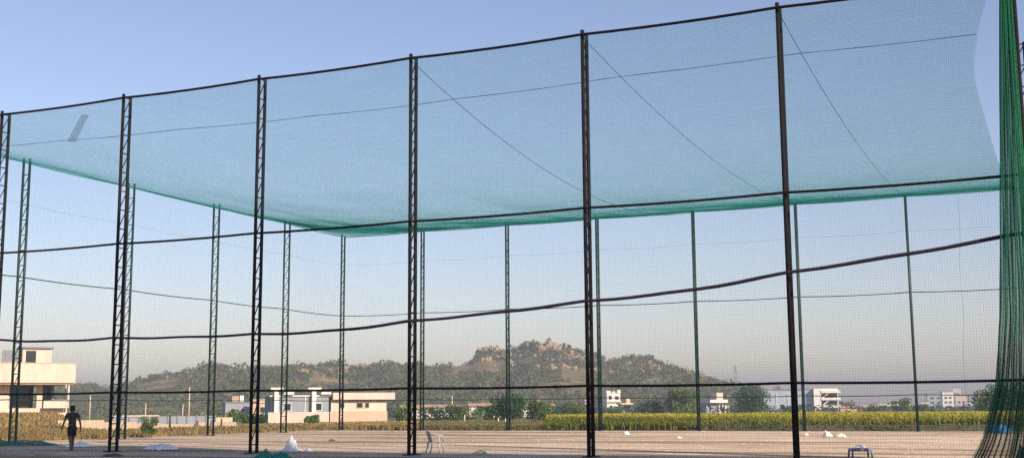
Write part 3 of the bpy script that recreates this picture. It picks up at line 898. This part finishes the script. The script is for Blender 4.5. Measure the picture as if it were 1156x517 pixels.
# house with its face's shade put into grey blue paint + its boundary wall
b = bld('blue_grey_house', 'long grey blue house with white T shaped fins below the hill', 'house', 338, 150, 8, dz=.5)
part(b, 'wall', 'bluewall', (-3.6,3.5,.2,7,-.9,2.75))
part(b, 'roof', 'white', (-3.8,3.7,0,7.2,2.753,2.9))
for x in (-3.0, 1.6):
    part(b, 'fin', 'white', (x-.28,x+.22,-.5,.19,-.9,3.45)); part(b, 'fin_cap', 'white', (x-.75,x+.85,-.6,1.4,3.453,3.85))
    part(b, 'side_beam', 'white', (x+.87,x+2.1,-.4,.3,3.0,3.3))
for x in (-1.6, 2.2):
    w = window(b, x-.4, x+.4, 1.05, 1.9, .2)
part(b, 'downpipe', 'white', (.5,.6,.08,.197,.2,2.7))
b = bld('boundary_wall', 'low cream boundary wall in front of the grey blue house', 'wall', 337, 138, 2)
part(b, 'wall', 'cream', (-3.5,3.3,0,.2,-.3,1.25)); part(b, 'coping', 'white', (-3.55,3.35,-.04,.24,1.253,1.32))

b = bld('bungalow', 'cream flat roofed bungalow with three small windows and projecting slab', 'house', 405, 152, 10, dz=.5)
part(b, 'wall', 'cream', (-3.6,3.4,.25,7,.9,2.35)); part(b, 'plinth', 'pinkwall', (-3.7,3.5,.15,7.1,-.9,.897))
part(b, 'roof_slab', 'cream', (-3.45,4.35,-.45,7.4,2.353,3.2))
for x0, x1 in ((-2.5,-1.95),(-.35,.35),(.7,1.15)): window(b, x0, x1, 1.35, 1.95, .25, 'pinkwall', .06)

# compound wall and little buildings at left
b = bld('panel_wall', 'blue grey precast panel wall left of the bright green bush', 'wall', 190, 112, 0)
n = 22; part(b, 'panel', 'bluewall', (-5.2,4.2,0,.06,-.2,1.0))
for i in range(12): part(b, 'post', 'slate', (-5.2+i*.85-.06,-5.2+i*.85+.06,-.08,-.003,-.2,1.08))
part(b, 'coping', 'cream', (-5.25,-.9,-.1,.12,1.003,1.12))
b = bld('garden_wall', 'low crumbling cream wall in the dry grass behind the shrub', 'wall', 203, 98, 0)
part(b, 'wall', 'stone', (-5.0,-1.6,0,.22,-.1,.48), (-1.597,1.3,0,.22,-.1,.40), (1.303,4.4,0,.22,-.1,.52))
b = bld('garden_wall', 'short cream wall piece left of the bright green bush', 'wall', 238, 114, 2)
part(b, 'wall', 'stone', (-2.2,.1,0,.22,-.1,1.0), (.103,1.9,0,.22,-.1,.86))
b = bld('garden_wall', 'cream wall strip in the grass right of the walking person', 'wall', 112, 92, 0)
part(b, 'wall', 'stone', (-3.0,.3,0,.22,-.1,.78), (.303,2.6,0,.22,-.1,.62))
b = bld('cottage', 'small whitewashed cottage with red patch behind the third black pole', 'house', 268, 260, 8)
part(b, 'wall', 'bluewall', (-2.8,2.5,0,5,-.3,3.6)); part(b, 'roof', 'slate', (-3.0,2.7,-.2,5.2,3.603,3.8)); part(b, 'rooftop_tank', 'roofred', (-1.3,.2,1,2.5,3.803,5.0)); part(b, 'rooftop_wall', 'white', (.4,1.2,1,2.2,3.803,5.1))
window(b, -1.6, -.8, 1.2, 2.4, 0); window(b, .5, 1.3, 1.2, 2.4, 0)
b = bld('cottage', 'low pale roofed cottage between the third black pole and grey blue house', 'house', 295, 255, 5)
part(b, 'wall', 'pinkwall', (-2.0,2.2,0,4,-.3,3.5)); part(b, 'roof', 'cream', (-2.2,2.4,-.3,4.2,3.503,4.2)); window(b,-.5,.5,1.4,2.6,0)
# sheds behind the hedge
for px, d, w, h, lab in ((467,240,5.2,2.0,'white walled shed peeping out right of the bungalow'),(497,290,7.0,2.4,'white walled shed with clay roof left of the tall stone pole'),
                    (519,300,6.0,2.4,'long white shed with clay roof behind the chair hedge'),(548,300,8.5,2.7,'longest white shed with clay roof left of the dense tree'),
                    (607,310,8,2.5,'low pale shed behind the broad green bush')):
    b = bld('shed', lab, 'shed', px, d, 6, 'sheds along the foot of the hill')
    part(b, 'wall', 'white', (-w/2,w/2,0,5,-.2,h)); r_ = MB()
    r_.add([(-w/2-.3,-.5,h+.003),(w/2+.3,-.5,h+.003),(w/2+.3,5.5,h+.003),(-w/2-.3,5.5,h+.003),(-w/2-.3,2.5,h+.7),(w/2+.3,2.5,h+.7)], [(0,1,5,4),(2,3,4,5),(3,0,4),(1,2,5),(0,3,2,1)])
    r_.build('roof', M['roofred'], b)
    window(b, -w/4-.4, -w/4+.4, 1, 1.8, 0)
# villa
b = bld('villa', 'tall white villa with dark windows beside the rear pole', 'house', 692, 420, 14)
part(b, 'wall', 'white', (-2.6,2.2,0,8,-.3,7.4)); part(b, 'parapet', 'white', (-2.75,-1.2,-.15,8,7.403,8.3), (-.6,.3,-.15,8,7.403,8.0), (1.2,2.3,-.15,8,7.403,8.5)); part(b, 'roof_band', 'cream', (-2.8,2.5,-.6,-.003,4.3,4.7))
for x0,x1,z0,z1 in ((-1.9,-.9,5.2,6.6),(.3,1.6,5.2,6.4),(-1.6,-.6,1.2,3.2),(.4,1.7,1.4,2.9)): window(b, x0,x1,z0,z1,0)
b = bld('house', 'small pinkish house half hidden left of the rear pole by the villa', 'house', 668, 430, 6)
part(b, 'wall', 'pinkwall', (-2.8,2.6,0,7,-.3,5.0)); part(b, 'roof', 'cream', (-3,2.8,-.3,7.2,5.003,5.4)); window(b,-1.4,-.4,2.6,3.8,0); window(b,.8,1.6,2.6,3.8,0)
b = bld('house', 'low cream house with flat canopy right of the white villa', 'house', 706, 410, 12)
part(b, 'wall', 'cream', (-1.8,1.6,0,6,-.3,3.5)); part(b, 'canopy', 'white', (-2.4,2.2,-.9,6.2,3.503,3.9)); part(b, 'rooftop_room', 'pinkwall', (.2,1.6,1.5,4.5,3.903,5.4)); part(b, 'porch', 'cream', (1.9,4.2,.5,5,-.3,1.7)); window(b,-1,.2,1.2,2.6,0)
b = bld('terraced_house', 'cream house with stacked roof slabs left of the lone tree', 'house', 811, 330, 24)
part(b, 'wall', 'cream', (-.4,3.2,0,6,-.3,2.6)); part(b, 'side_wall', 'bluewall', (-3.8,-.403,.4,6,-.3,3.3)); part(b, 'roof_slab', 'white', (-3.2,2.0,-1.0,6.3,3.31,4.1)); part(b, 'upper_wall', 'cream', (-.2,1.2,.2,4,2.603,3.307)); part(b, 'rooftop_room', 'cream', (-.6,1.3,.5,4,4.103,6.0)); part(b, 'canopy', 'cream', (1.2,4.2,-.7,.2,1.55,1.95)); window(b,.5,1.5,.5,1.4,0)  # side wall's grey blue carries the left face's shade as colour
# blue hall with stair building
b = bld('hall', 'long blue grey clad hall with white pipes behind the lone tree', 'building', 890, 440, 2)
part(b, 'wall', 'bluesheet', (-9.5,8.0,0,12,-.3,8.4)); part(b, 'roof', 'slate', (-9.7,8.2,-.2,12.2,8.403,8.7))
for x in (-4.6,-.6,2.3): part(b, 'pipe', 'white', (x-.12,x+.12,-.2,-.003,-.2,7.2))
for x0 in (3.2,6.0,-3.2): window(b, x0, x0+1.3, 1.6, 3.2, 0, 'bluewall')
b = bld('stair_block', 'cream three storey building with open zigzag stairs right of the blue hall', 'building', 931, 436, 10)
part(b, 'wall', 'white', (-4.2,-1.6,0,8,-.3,8.8), (-1.597,5.0,3.2,8,-.3,8.8))
for k, z in enumerate((2.0,4.6,7.2)):
    part(b, 'floor_slab', 'white', (-1.59,5.2,-.3,3.19,z,z+.9))
    st = MB(); st.add([(-1.4,.2,z-2.2),(1.4,.2,z-.05),(1.4,.2,z+.35),(-1.4,.2,z-1.8),(-1.4,1.4,z-2.2),(1.4,1.4,z-.05),(1.4,1.4,z+.35),(-1.4,1.4,z-1.8)], [(0,1,2,3),(7,6,5,4),(3,2,6,7),(0,4,5,1),(0,3,7,4),(1,5,6,2)])
    st.build('stair_flight', M['white'], b)
for z in (.2,2.95,5.55): part(b, 'painted_room_shade', 'glass', (-1.3,4.7,3.1,3.19,z,z+1.6))  # dark sheets stand in for shade behind the open floors
b = bld('shed', 'long low orange shed right of the stair building', 'shed', 962, 420, 4)
part(b, 'wall', 'pinkwall', (-4.4,4.2,0,5,-.3,1.8)); part(b, 'roof', 'roofred', (-4.6,4.4,-.3,5.2,1.803,2.4))
# far town
town = [(1016,800,5,5,'white','small white far building behind the loose low tree'),(1043,760,5,5.5,'cream','small cream far block left of the blue glass block'),
        (1055,820,11,10.5,'bluesheet','blue far office block left of the white town blocks'),(1069,800,7,11.5,'white','white far block touching the blue office block'),
        (1078,840,6,8.5,'slate','grey far block between two white ones'),(1079,880,5,15,'white','tallest slim white far tower'),
        (1084,800,7,9.0,'cream','broad cream far block right of the slim tower'),(1096,780,9,4.5,'white','long low white far building near the curtain'),
        (1106,760,6,8.0,'cream','cream far block at the left edge of the curtain'),(975,700,14,4.0,'white','flat pale far building beyond the orange shed'),
        (992,720,7,4.6,'cream','small pale far building right of the orange shed'),(1003,760,6,3.8,'white','tiny white far house left of the loose low tree'),
        (1028,780,6,4.0,'white','tiny white far house right of the loose low tree'),(1121,820,8,7,'white','white far block seen dimly through the curtain')]
for i, (px, d, w, h, mt, lab) in enumerate(town):
    b = bld('town_block', lab, 'building', px, d, (i*37) % 30 - 8, 'far town buildings')
    part(b, 'wall', mt, (-w/2,w/2,0,w*.8,-.3,h)); part(b, 'roof', 'slate', (-w/2-.2,w/2+.2,-.2,w*.8+.2,h+.003,h+.35))
    for k in range(max(1, int(h/3.2))):
        window(b, -w*.32, -w*.08, k*3.0+1.0, k*3.0+2.3, 0); window(b, w*.08, w*.32, k*3.0+1.0, k*3.0+2.3, 0)
# sun direction, shared with the unseen block added to shade the near ground
SUN_EL = R(28.0); SUN_T = R(42.0)
sh = -F0*math.cos(SUN_T) + R0*math.sin(SUN_T)
# posts
def post(px, d, py_top, w, label, name='utility_pole', cat='pole', mt='stone', arm=False):
    x, y = loc(px, d); z = float(lowland(d)); h = zof(px, py_top, d)-z
    root = empty(name, (x, y, z), YAW+.3)
    mb = MB(); mb.tube([(0,0,-.3),(0,0,h)], [w, w*.7], 8); mb.build('shaft', M[mt], root, True)
    if arm:
        mb = MB(); mb.box(-.5,.5,-.05,.05,h-.5,h-.38); mb.build('crossarm', M[mt], root)
    tag(root, label, cat)
post(212, 200, 437, .13, 'tall pale utility pole left of the fourth green pole')
post(163, 205, 455, .10, 'shorter pale pole behind the squarish shrub')
post(100, 210, 446, .11, 'pale pole between the balcony house and second black pole')
post(205, 215, 456, .10, 'short pale pole just left of the tall pale utility pole')
post(509, 225, 447, .12, 'pale utility pole standing above the chair hedge')
post(607, 235, 450, .11, 'thin pale pole rising behind the broad green bush')
for px, d, py, lab in ((523,140,468,'single white stone marker in front of the hedge'),(561,132,471,'left of two white stone markers by the rear pole'),(569,132,472,'right of two white stone markers by the rear pole'),
                       (222,98,474,'leaning stake in front of the cream wall'),(191,90,468,'wooden stake beside the squarish shrub'),(249,92,472,'wooden stake at the end of the cream wall')):
    post(px, d, py, .09, lab, 'marker_post', 'post', 'stone' if d > 100 else 'bark', False)
# pylon on the far plain
def pylon():
    d = 1150; px = 830; x, y = loc(px, d); z = float(lowland(d)); h = zof(px, 412, d)-z
    root = empty('transmission_tower', (x, y, z), YAW)
    mb = MB()
    lv = [(0,3.6),(.3,2.4),(.55,1.5),(.75,1.0),(1,.35)]
    cs = [[(sx*w, sy*w, t*h) for sx, sy in ((-1,-1),(1,-1),(1,1),(-1,1))] for t, w in lv]
    for a, b2 in zip(cs[:-1], cs[1:]):
        for k in range(4):
            mb.tube([a[k], b2[k]], .22, 4); mb.tube([a[k], b2[(k+1)%4]], .13, 4); mb.tube([a[(k+1)%4], b2[k]], .13, 4)
    mb.build('tower_frame', M['pylon'], root)
    mb = MB()
    for t, w in ((.72,4.5),(.84,3.8),(.95,3.0)): mb.tube([(-w,0,t*h),(w,0,t*h)], .2, 4)
    mb.build('crossarms', M['pylon'], root)
    tag(root, 'hazy lattice transmission tower on the right end of the hill', 'pylon')
pylon()

# ------------------------------------------------------------------ things on the pitch
def gpt(px, py):
    d = EYE*1370.0/(py-hz(px)); x, y = loc(px, d); return x, y, d
def sheet(name, label, cat, px, py, wpx, hpx, dep, mt, seed, peak=0, turn=0, res=(34,22)):
    """crumpled sheet, wpx wide, hpx tall in the photo, dep metres deep"""
    x, y, d = gpt(px, py); w = wpx*d/1370; h = hpx*d/1370
    nx, ny = res
    U_, V_ = np.meshgrid(np.linspace(-1,1,nx), np.linspace(-1,1,ny))
    rr_ = np.sqrt(U_**2+V_**2)
    n1 = fbm(U_*3+seed, V_*3, 4, seed); n2 = fbm(U_*9, V_*9+seed, 3, seed+3)
    rim = 1-np.clip(rr_+.35*(n1-.5), 0, 1)**2.5
    if peak: hh = np.maximum(np.exp(-((U_+.05)**2*9+V_**2*5))*1.0, np.exp(-((U_-.22)**2*30+V_**2*9))*.78)*.9 + .30*n1*rim
    else: hh = (.2+1.1*n1)*rim
    hh = np.maximum(hh + .35*(n2-.45)*rim, 0)
    X = U_*w/2*(1+.25*(n2-.5)); Y = V_*dep/2*(1+.3*(n1-.5))
    hh = hh/hh.max()*h
    P = np.stack([X, Y, hh+.008], -1).reshape(-1,3)
    i = np.arange(ny-1)[:,None]*nx + np.arange(nx-1)[None]
    F = np.stack([i, i+1, i+nx+1, i+nx], -1).reshape(-1,4)
    keep = rim.reshape(-1)[F].min(1) > .02
    o = np_mesh(name, P, F[keep], M[mt], smooth=True); o.location = (x, y, .006); o.rotation_euler = (0,0,YAW+turn)
    tag(o, label, cat); return o
sheet('plastic_sheet', 'white plastic sheet lying behind the walking person\'s feet', 'sheet', 90, 504, 38, 7, 1.0, 'plastic', 3)
sheet('plastic_sheet', 'flat pale plastic sheet lying right of the second black pole', 'sheet', 182, 507, 46, 7, 1.0, 'plastic', 5)
sheet('plastic_heap', 'white plastic heap with pointed peak right of the third black pole', 'heap', 329, 509, 30, 18, .8, 'plastic', 8, peak=1)
sheet('plastic_scrap', 'small bluish plastic scrap beside the peaked white heap', 'litter', 348, 509, 9, 4, .3, 'plastic', 12)
sheet('straw_litter', 'small pale green litter pile on the ground right of the chair', 'litter', 541, 511, 18, 4, .5, 'straw', 14)
sheet('plastic_scrap', 'small white scrap lying at the pitch\'s rear edge below the villa', 'litter', 705, 490, 8, 4, .5, 'plastic', 16)
sheet('plastic_scrap', 'tiny white scrap on the dirt below the bushy tree', 'litter', 764, 494, 7, 2, .4, 'plastic', 18)
sheet('plastic_scrap', 'tiny pale scrap at the foot of the rear pole before the hall', 'litter', 907, 491, 6, 3, .4, 'plastic', 19)
sheet('clod', 'dark clod of earth on the lit dirt right of the peaked heap', 'litter', 374, 497, 9, 2, .5, 'bark', 20)
sheet('sack', 'rounded white sack lying on the bank right of the rear pole', 'sack', 931, 493, 12, 8, .6, 'sack', 22)
sheet('sack', 'flatter white sack stretched out beside the rounded sack', 'sack', 945, 493, 16, 5, .6, 'sack', 25)
sheet('tarpaulin', 'blue tarpaulin pile behind the green net curtain', 'tarpaulin', 1125, 489, 30, 11, 1.2, 'tarp', 27)
sheet('grey_tarpaulin', 'grey bundled tarpaulin at the bottom right corner', 'tarpaulin', 1154, 520, 24, 20, 1.0, 'greysack', 29)
sheet('clod', 'low dark soil heap at the foot of the second black pole', 'heap', 128, 514, 26, 3, .5, 'bark', 33)
sheet('soil_heap', 'low grey soil heap at the foot of the fourth black pole', 'heap', 470, 516, 26, 3, .6, 'concrete', 35)
for px, py, w, lab in ((20,511,34,'pale concrete slab lying nearest the left edge'),(52,512,18,'pale concrete slab in front of the walking person')):
    x, y, d = gpt(px, py); mb = MB(); k = w*d/1370/2
    V = [(-k,-.35,0),(k*.9,-.3,0),(k,.3,0),(-k*.95,.35,0)]
    mb.add([(a,b_,.012) for a,b_,c in V]+[(a*.98,b_*.97,.07) for a,b_,c in V], [(0,1,5,4),(1,2,6,5),(2,3,7,6),(3,0,4,7),(4,5,6,7)])
    o = mb.build('concrete_slab', M['concrete']); o.location = (x,y,.0); o.rotation_euler = (0,0,YAW+.2); tag(o, lab, 'slab')

def net_heap(name, label, px, py, wpx, hpx, dep, seed, mt):
    x, y, d = gpt(px, py); w = wpx*d/1370; h = hpx*d/1370
    def surf(u, v):
        n1 = fbm(u*3+seed, v*2.5, 4, seed); n2 = fbm(u*8+3, v*6+seed, 3, seed+5)
        e = np.clip(1-np.abs(u)**3, 0, 1)*np.clip(1-np.abs(v)**2, 0, 1)
        z = np.maximum((.15+1.2*n1+.6*(n2-.4))*e*h, .0)+.015
        return np.stack([u*w/2+.12*(n2-.5), v*dep/2+.2*(n1-.5), z], -1)
    us = np.linspace(-1,1,150); vs = np.linspace(-1,1,60)
    U_, V_ = np.meshgrid(us, vs, indexing='ij'); P = surf(U_, V_); a = strands(P, 1, .004)
    vs2 = np.linspace(-1,1,60); V_, U_ = np.meshgrid(vs2, np.linspace(-1,1,150), indexing='ij'); b = strands(surf(U_,V_), 0, .004)
    V, F = join([a,b]); o = np_mesh(name, V, F, M[mt]); o.location = (x,y,.005); o.rotation_euler = (0,0,YAW)
    tag(o, label, 'net heap')
net_heap('net_heap', 'crumpled teal net heap at the foot of the third black pole', 307, 520, 46, 12, 1.1, 4, 'heap')
net_heap('net_heap', 'long dark green net heaped along the ground at the left edge', 15, 502, 100, 6, 1.2, 9, 'net')

# chair
def chair():
    x, y, d = gpt(490, 510.5)
    root = empty('plastic_chair', (x, y, .008), YAW + R(112))
    m = M['chair']
    st = MB()
    # seat: front at -y
    N_ = 9; V = []; F = []
    for i in range(N_):
        for j in range(N_):
            u = -1+2*i/(N_-1); v = -1+2*j/(N_-1)
            V.append((u*(.235-.02*v), v*.22, .40 - .02*(1-u*u)*(1-v*v) - .015*max(0,-v)**2 - .02*max(0,v)))
    k = len(V)
    for i in range(N_-1):
        for j in range(N_-1): F.append((i*N_+j, (i+1)*N_+j, (i+1)*N_+j+1, i*N_+j+1))
    st.add(V, F); o = st.build('seat', m, root, True)
    o.modifiers.new('t', 'SOLIDIFY').thickness = .018
    bk = MB(); V = []; F = []
    for i in range(11):
        u = -1+2*i/10
        for j in range(9):
            t = j/8; z = .40+.40*t - (.05*u*u if j == 8 else .035*u*u*t)
            V.append((u*(.21+.02*t), .21+.10*t - .06*u*u*(1-.3*t), z))
    for i in range(10):
        for j in range(8):
            if 2 <= j <= 5 and i in (2,4,5,7) and False: continue
            F.append((i*9+j, (i+1)*9+j, (i+1)*9+j+1, i*9+j+1))
    bk.add(V, F); o = bk.build('backrest', m, root, True); o.modifiers.new('t', 'SOLIDIFY').thickness = .016
    for sx in (-1,1):
        for sy in (-1,1):
            lg = MB(); lg.tube([(sx*.255,sy*.25+(.03 if sy>0 else 0),0),(sx*.232,sy*.21,.22),(sx*.215,sy*.19,.40)], [.022,.026,.032], 8); lg.build('leg', m, root, True)
        ar = MB(); ar.tube([(sx*.225,-.20,.39),(sx*.268,-.23,.50),(sx*.280,-.20,.60),(sx*.278,-.02,.625),(sx*.262,.14,.64),(sx*.225,.25,.66)], [.022,.024,.028,.030,.028,.022], 8); ar.build('armrest', m, root, True)
    tag(root, 'worn white plastic armchair standing right of the fourth black pole', 'chair')
    root.scale = (.98,.98,.98)
chair()

# stool
def stool():
    d = 37.0; x, y = loc(967, d)
    root = empty('stool', (x, y, .006), YAW+.05)
    w = .315; dp = .16; h = zof(967, 505, d)
    for sx in (-1,1):
        for sy in (-1,1):
            mb = MB(); mb.tube([(sx*(w-.01),sy*(dp+.02),0),(sx*(w-.03),sy*dp,h-.03)], .030, 8); mb.build('leg', M['stool'], root, True)
    mb = MB(); mb.box(-w,w,-dp-.03,dp+.03,h-.09,h); o = mb.build('seat', M['stool'], root)
    bv = o.modifiers.new('b','BEVEL'); bv.width = .02; bv.segments = 3
    mb = MB(); mb.tube([(-w+.03,dp,.2),(w-.03,dp,.2)], .014, 6); mb.build('stretcher', M['stool'], root)
    tag(root, 'grey blue metal stool cut by the bottom edge of the photo', 'stool')
    sheet('cloth_scrap', 'small pale cloth lying on the grey blue stool', 'cloth', 967, 505, 12, 3, .22, 'plastic', 40, res=(18,12))
    o = bpy.data.objects['cloth_scrap']; o.location = (x, y, h+.004); 
stool()

# person
def skin_mesh(name, verts, edges, radii, mt, parent, sub=2, root=0):
    me = bpy.data.meshes.new(name); me.from_pydata(verts, edges, []); me.update()
    o = bpy.data.objects.new(name, me); COL.objects.link(o)
    sk = o.modifiers.new('skin', 'SKIN'); sk.use_smooth_shade = True
    for i, r in enumerate(radii):
        v = me.skin_vertices[0].data[i]; v.radius = (r, r) if not isinstance(r, tuple) else r
        v.use_root = (i == root)
    ss = o.modifiers.new('sub', 'SUBSURF'); ss.levels = sub; ss.render_levels = sub
    dg = bpy.context.evaluated_depsgraph_get()
    new = bpy.data.meshes.new_from_object(o.evaluated_get(dg))
    new.name = name
    bpy.data.objects.remove(o)
    return link_mesh(name, new, mt, parent, True)
def person():
    x, y, d = gpt(81, 508)
    # walks away and to the left; local +y = walking direction, x = its right
    root = empty('person', (x, y, .01), YAW + R(35))
    V = [(0,0,.93),(0,.01,1.08),(0,.02,1.22),(0,.04,1.38),(0,.055,1.47),(0,.085,1.57),(0,.085,1.66)]
    r = [(.155,.11),(.135,.10),(.15,.11),(.15,.10),.055,(.085,.098),(.07,.085)]
    E = [(0,1),(1,2),(2,3),(3,4),(4,5),(5,6)]
    def add(pt, rad, par):
        V.append(pt); r.append(rad); E.append((par, len(V)-1)); return len(V)-1
    for sx in (-1,1):
        # stride: left leg back, right leg forward
        f = sx*.17
        hip = add((sx*.095, f*.15, .86), .092, 0)
        kn = add((sx*.10, f*.9+.04, .48), .060, hip)
        cf = add((sx*.10, f*1.15-(.02 if sx>0 else .06), .30), .054, kn)
        an = add((sx*.10, f*1.45-(.0 if sx>0 else .08), .085), .036, cf)
        hl = add((sx*.105, f*1.45+.0-(.0 if sx>0 else .07), .04), .036, an)
        toe = add((sx*.115, f*1.45+.17-(.0 if sx>0 else .05), .026), .026, hl)
        sh_ = add((sx*.185, .04, 1.40), .062, 3)
        el = add((sx*.275, .04-f*.5, 1.13), .044, sh_)
        wr = add((sx*.315, .10-f*.9, .89), .030, el)
        pm = add((sx*.318, .115-f*.95, .82), (.022,.036), wr)
        for k in range(4):
            o_ = (k-1.5)*.020
            a1 = add((sx*.316, .118-f*.97+o_, .775), .0095, pm)
            a2 = add((sx*.306, .122-f*.97+o_*1.05, .740-.006*(1 if k in (1,2) else 0)), .0085, a1)
            add((sx*.292, .122-f*.97+o_*1.05, .712-.008*(1 if k in (1,2) else 0)), .007, a2)
        t1 = add((sx*.300, .160-f*.95, .825), .011, pm)
        add((sx*.290, .175-f*.95, .790), .009, t1)
    body = skin_mesh('body', V, E, r, M['skin'], root)
    # face, ears
    # shirt
    V2 = [(0,0,.90),(0,.01,1.08),(0,.02,1.22),(0,.04,1.38),(0,.05,1.45)]
    r2 = [(.175,.130),(.152,.118),(.166,.126),(.166,.116),(.07,.07)]; E2 = [(0,1),(1,2),(2,3),(3,4)]
    for sx in (-1,1):
        V2.append((sx*.190,.04,1.40)); r2.append(.078); E2.append((3,len(V2)-1))
        f = sx*.17; V2.append((sx*.238,.04-f*.25,1.25)); r2.append(.068); E2.append((len(V2)-2,len(V2)-1))
    skin_mesh('shirt', V2, E2, r2, M['shirt'], root)
    V3 = [(0,0,1.02),(0,0,.90)]; r3 = [(.168,.124),(.168,.124)]; E3 = [(0,1)]
    for sx in (-1,1):
        f = sx*.17
        V3.append((sx*.10, f*.2, .80)); r3.append(.110); E3.append((1,len(V3)-1))
        V3.append((sx*.10, f*.75+.02, .52)); r3.append(.088); E3.append((len(V3)-2,len(V3)-1))
    skin_mesh('shorts', V3, E3, r3, M['shorts'], root)
    V4 = [(0,.065,1.64),(0,.06,1.70),(0,.055,1.60)]
    skin_mesh('hair', V4, [(0,1),(0,2)], [(.094,.105),(.075,.088),(.07,.06)], M['hair'], root)
    fc = MB(); fc.tube([(0,.175,1.60),(0,.198,1.575),(0,.18,1.565)], [.008,.014,.010], 6); fc.build('nose', M['skin'], root, True)
    for sx in (-1,1):
        ea = MB(); ea.tube([(sx*.082,.08,1.57),(sx*.094,.075,1.60),(sx*.088,.08,1.625)], [.010,.014,.010], 6); ea.build('ear', M['skin'], root, True)
        ey = MB(); ey.tube([(sx*.030,.170,1.612),(sx*.036,.176,1.612)], .009, 6); ey.build('eye', M['hair'], root, True)
    mo = MB(); mo.tube([(-.024,.172,1.535),(0,.180,1.533),(.024,.172,1.535)], .006, 6); mo.build('mouth', M['skin'], root, True)
    tag(root, 'person in dark shirt and dark shorts walking across the ground at left', 'person')
person()

# ------------------------------------------------------------------ unseen block added to shade the near ground
def block():
    h = 30.0; L_ = h/math.tan(SUN_EL)
    p = R0*(L_*math.sin(SUN_T)) + F0*(41.4-L_*math.cos(SUN_T))
    o = empty('shade_block', (float(p[0]), float(p[1]), 0), YAW-R(25))
    x0, x1 = -22, 50
    part(o, 'wall', 'cream', (x0,x1,-14,0,-.2,h))
    part(o, 'shade_tower', 'cream', (x0,x0+13,-10,-.3,h+.003,h+6.0))  # extra height added to push the shadow further out at left
    for k in range(9):
        for j in range(9):
            x = x0+3+j*7.6; f = MB(); f.box(x,x+1.6,.002,.06,k*3.2+1,k*3.2+2.4); f.build('window', M['glass'], o)
    tag(o, 'plain cream block added out of view to shade the near ground', 'building')
block()

# ------------------------------------------------------------------ air
def haze():
    mb = MB(); a0, a1, d0, d1, z0, z1 = -1900, 1900, -145, 2600, -4.2, 46
    V = []
    for z in (z0, z1):
        for a, d in ((a0,d0),(a1,d0),(a1,d1),(a0,d1)):
            p = R0*a+F0*d; V.append((p[0],p[1],z))
    mb.add(V, [(0,3,2,1),(4,5,6,7),(0,1,5,4),(1,2,6,5),(2,3,7,6),(3,0,4,7)])
    m = bpy.data.materials.new('haze'); m.use_nodes = True; nt = m.node_tree
    nt.nodes.remove(nt.nodes['Principled BSDF'])
    v = nt.nodes.new('ShaderNodeVolumePrincipled'); v.inputs['Color'].default_value = (.39,.43,.54,1)
    v.inputs['Density'].default_value = .00062; v.inputs['Anisotropy'].default_value = 0.0
    nt.links.new(v.outputs[0], nt.nodes['Material Output'].inputs['Volume'])
    o = mb.build('haze', m); tag(o, 'thin pale haze in the air', None, None, 'stuff')
haze()

# ------------------------------------------------------------------ light
sunv = Vector((*(sh[:2]*math.cos(SUN_EL)), math.sin(SUN_EL)))
ld = bpy.data.lights.new('sun', 'SUN'); ld.energy = 5.0; ld.angle = R(.6); ld.color = (1.0,.83,.68)
lo_ = bpy.data.objects.new('sun', ld); COL.objects.link(lo_)
lo_.rotation_euler = sunv.to_track_quat('Z', 'Y').to_euler()
w = bpy.data.worlds.new('World'); scene.world = w; w.use_nodes = True
nt = w.node_tree; bg = nt.nodes['Background']
sk = nt.nodes.new('ShaderNodeTexSky'); sk.sky_type = 'NISHITA'; sk.sun_disc = False
sk.sun_elevation = SUN_EL; sk.sun_rotation = math.atan2(sunv.x, sunv.y)
sk.air_density = 1.2; sk.dust_density = 2.0; sk.ozone_density = 1.0; sk.altitude = 1100
wb = nt.nodes.new('ShaderNodeMix'); wb.data_type = 'RGBA'; wb.blend_type = 'MULTIPLY'; wb.inputs['Factor'].default_value = 1
nt.links.new(sk.outputs[0], wb.inputs[6]); wb.inputs[7].default_value = (1.10,1.0,1.09,1)     # the camera's cool pinkish white balance
nt.links.new(wb.outputs[2], bg.inputs['Color']); bg.inputs['Strength'].default_value = .084

# ------------------------------------------------------------------ camera
c, s = math.cos(PITCH), math.sin(PITCH)
Fv = Vector(F0)*c + Vector((0,0,1))*s
U0 = -Vector(F0)*s + Vector((0,0,1))*c
c, s = math.cos(ROLL), math.sin(ROLL)
Rv = Vector(R0)*c + U0*s; Uv = -Vector(R0)*s + U0*c
cam = bpy.data.cameras.new('camera'); co = bpy.data.objects.new('camera', cam); COL.objects.link(co)
cam.sensor_width = 36; cam.lens = 1355.53/1156*36; cam.clip_start = .1; cam.clip_end = 6000
mt4 = Matrix((Rv, Uv, -Fv)).transposed().to_4x4(); mt4.translation = Vector((0,0,EYE)); co.matrix_world = mt4
scene.camera = co

scene.render.engine = 'CYCLES'
cy = scene.cycles
cy.use_denoising = False
cy.use_adaptive_sampling = False
cy.sample_clamp_indirect = 2.0; cy.max_bounces = 6; cy.diffuse_bounces = 3; cy.volume_bounces = 1; cy.transparent_max_bounces = 16
vs = scene.view_settings
vs.view_transform = 'Standard'; vs.look = 'None'; vs.exposure = .82; vs.gamma = 1.0; vs.use_curve_mapping = False
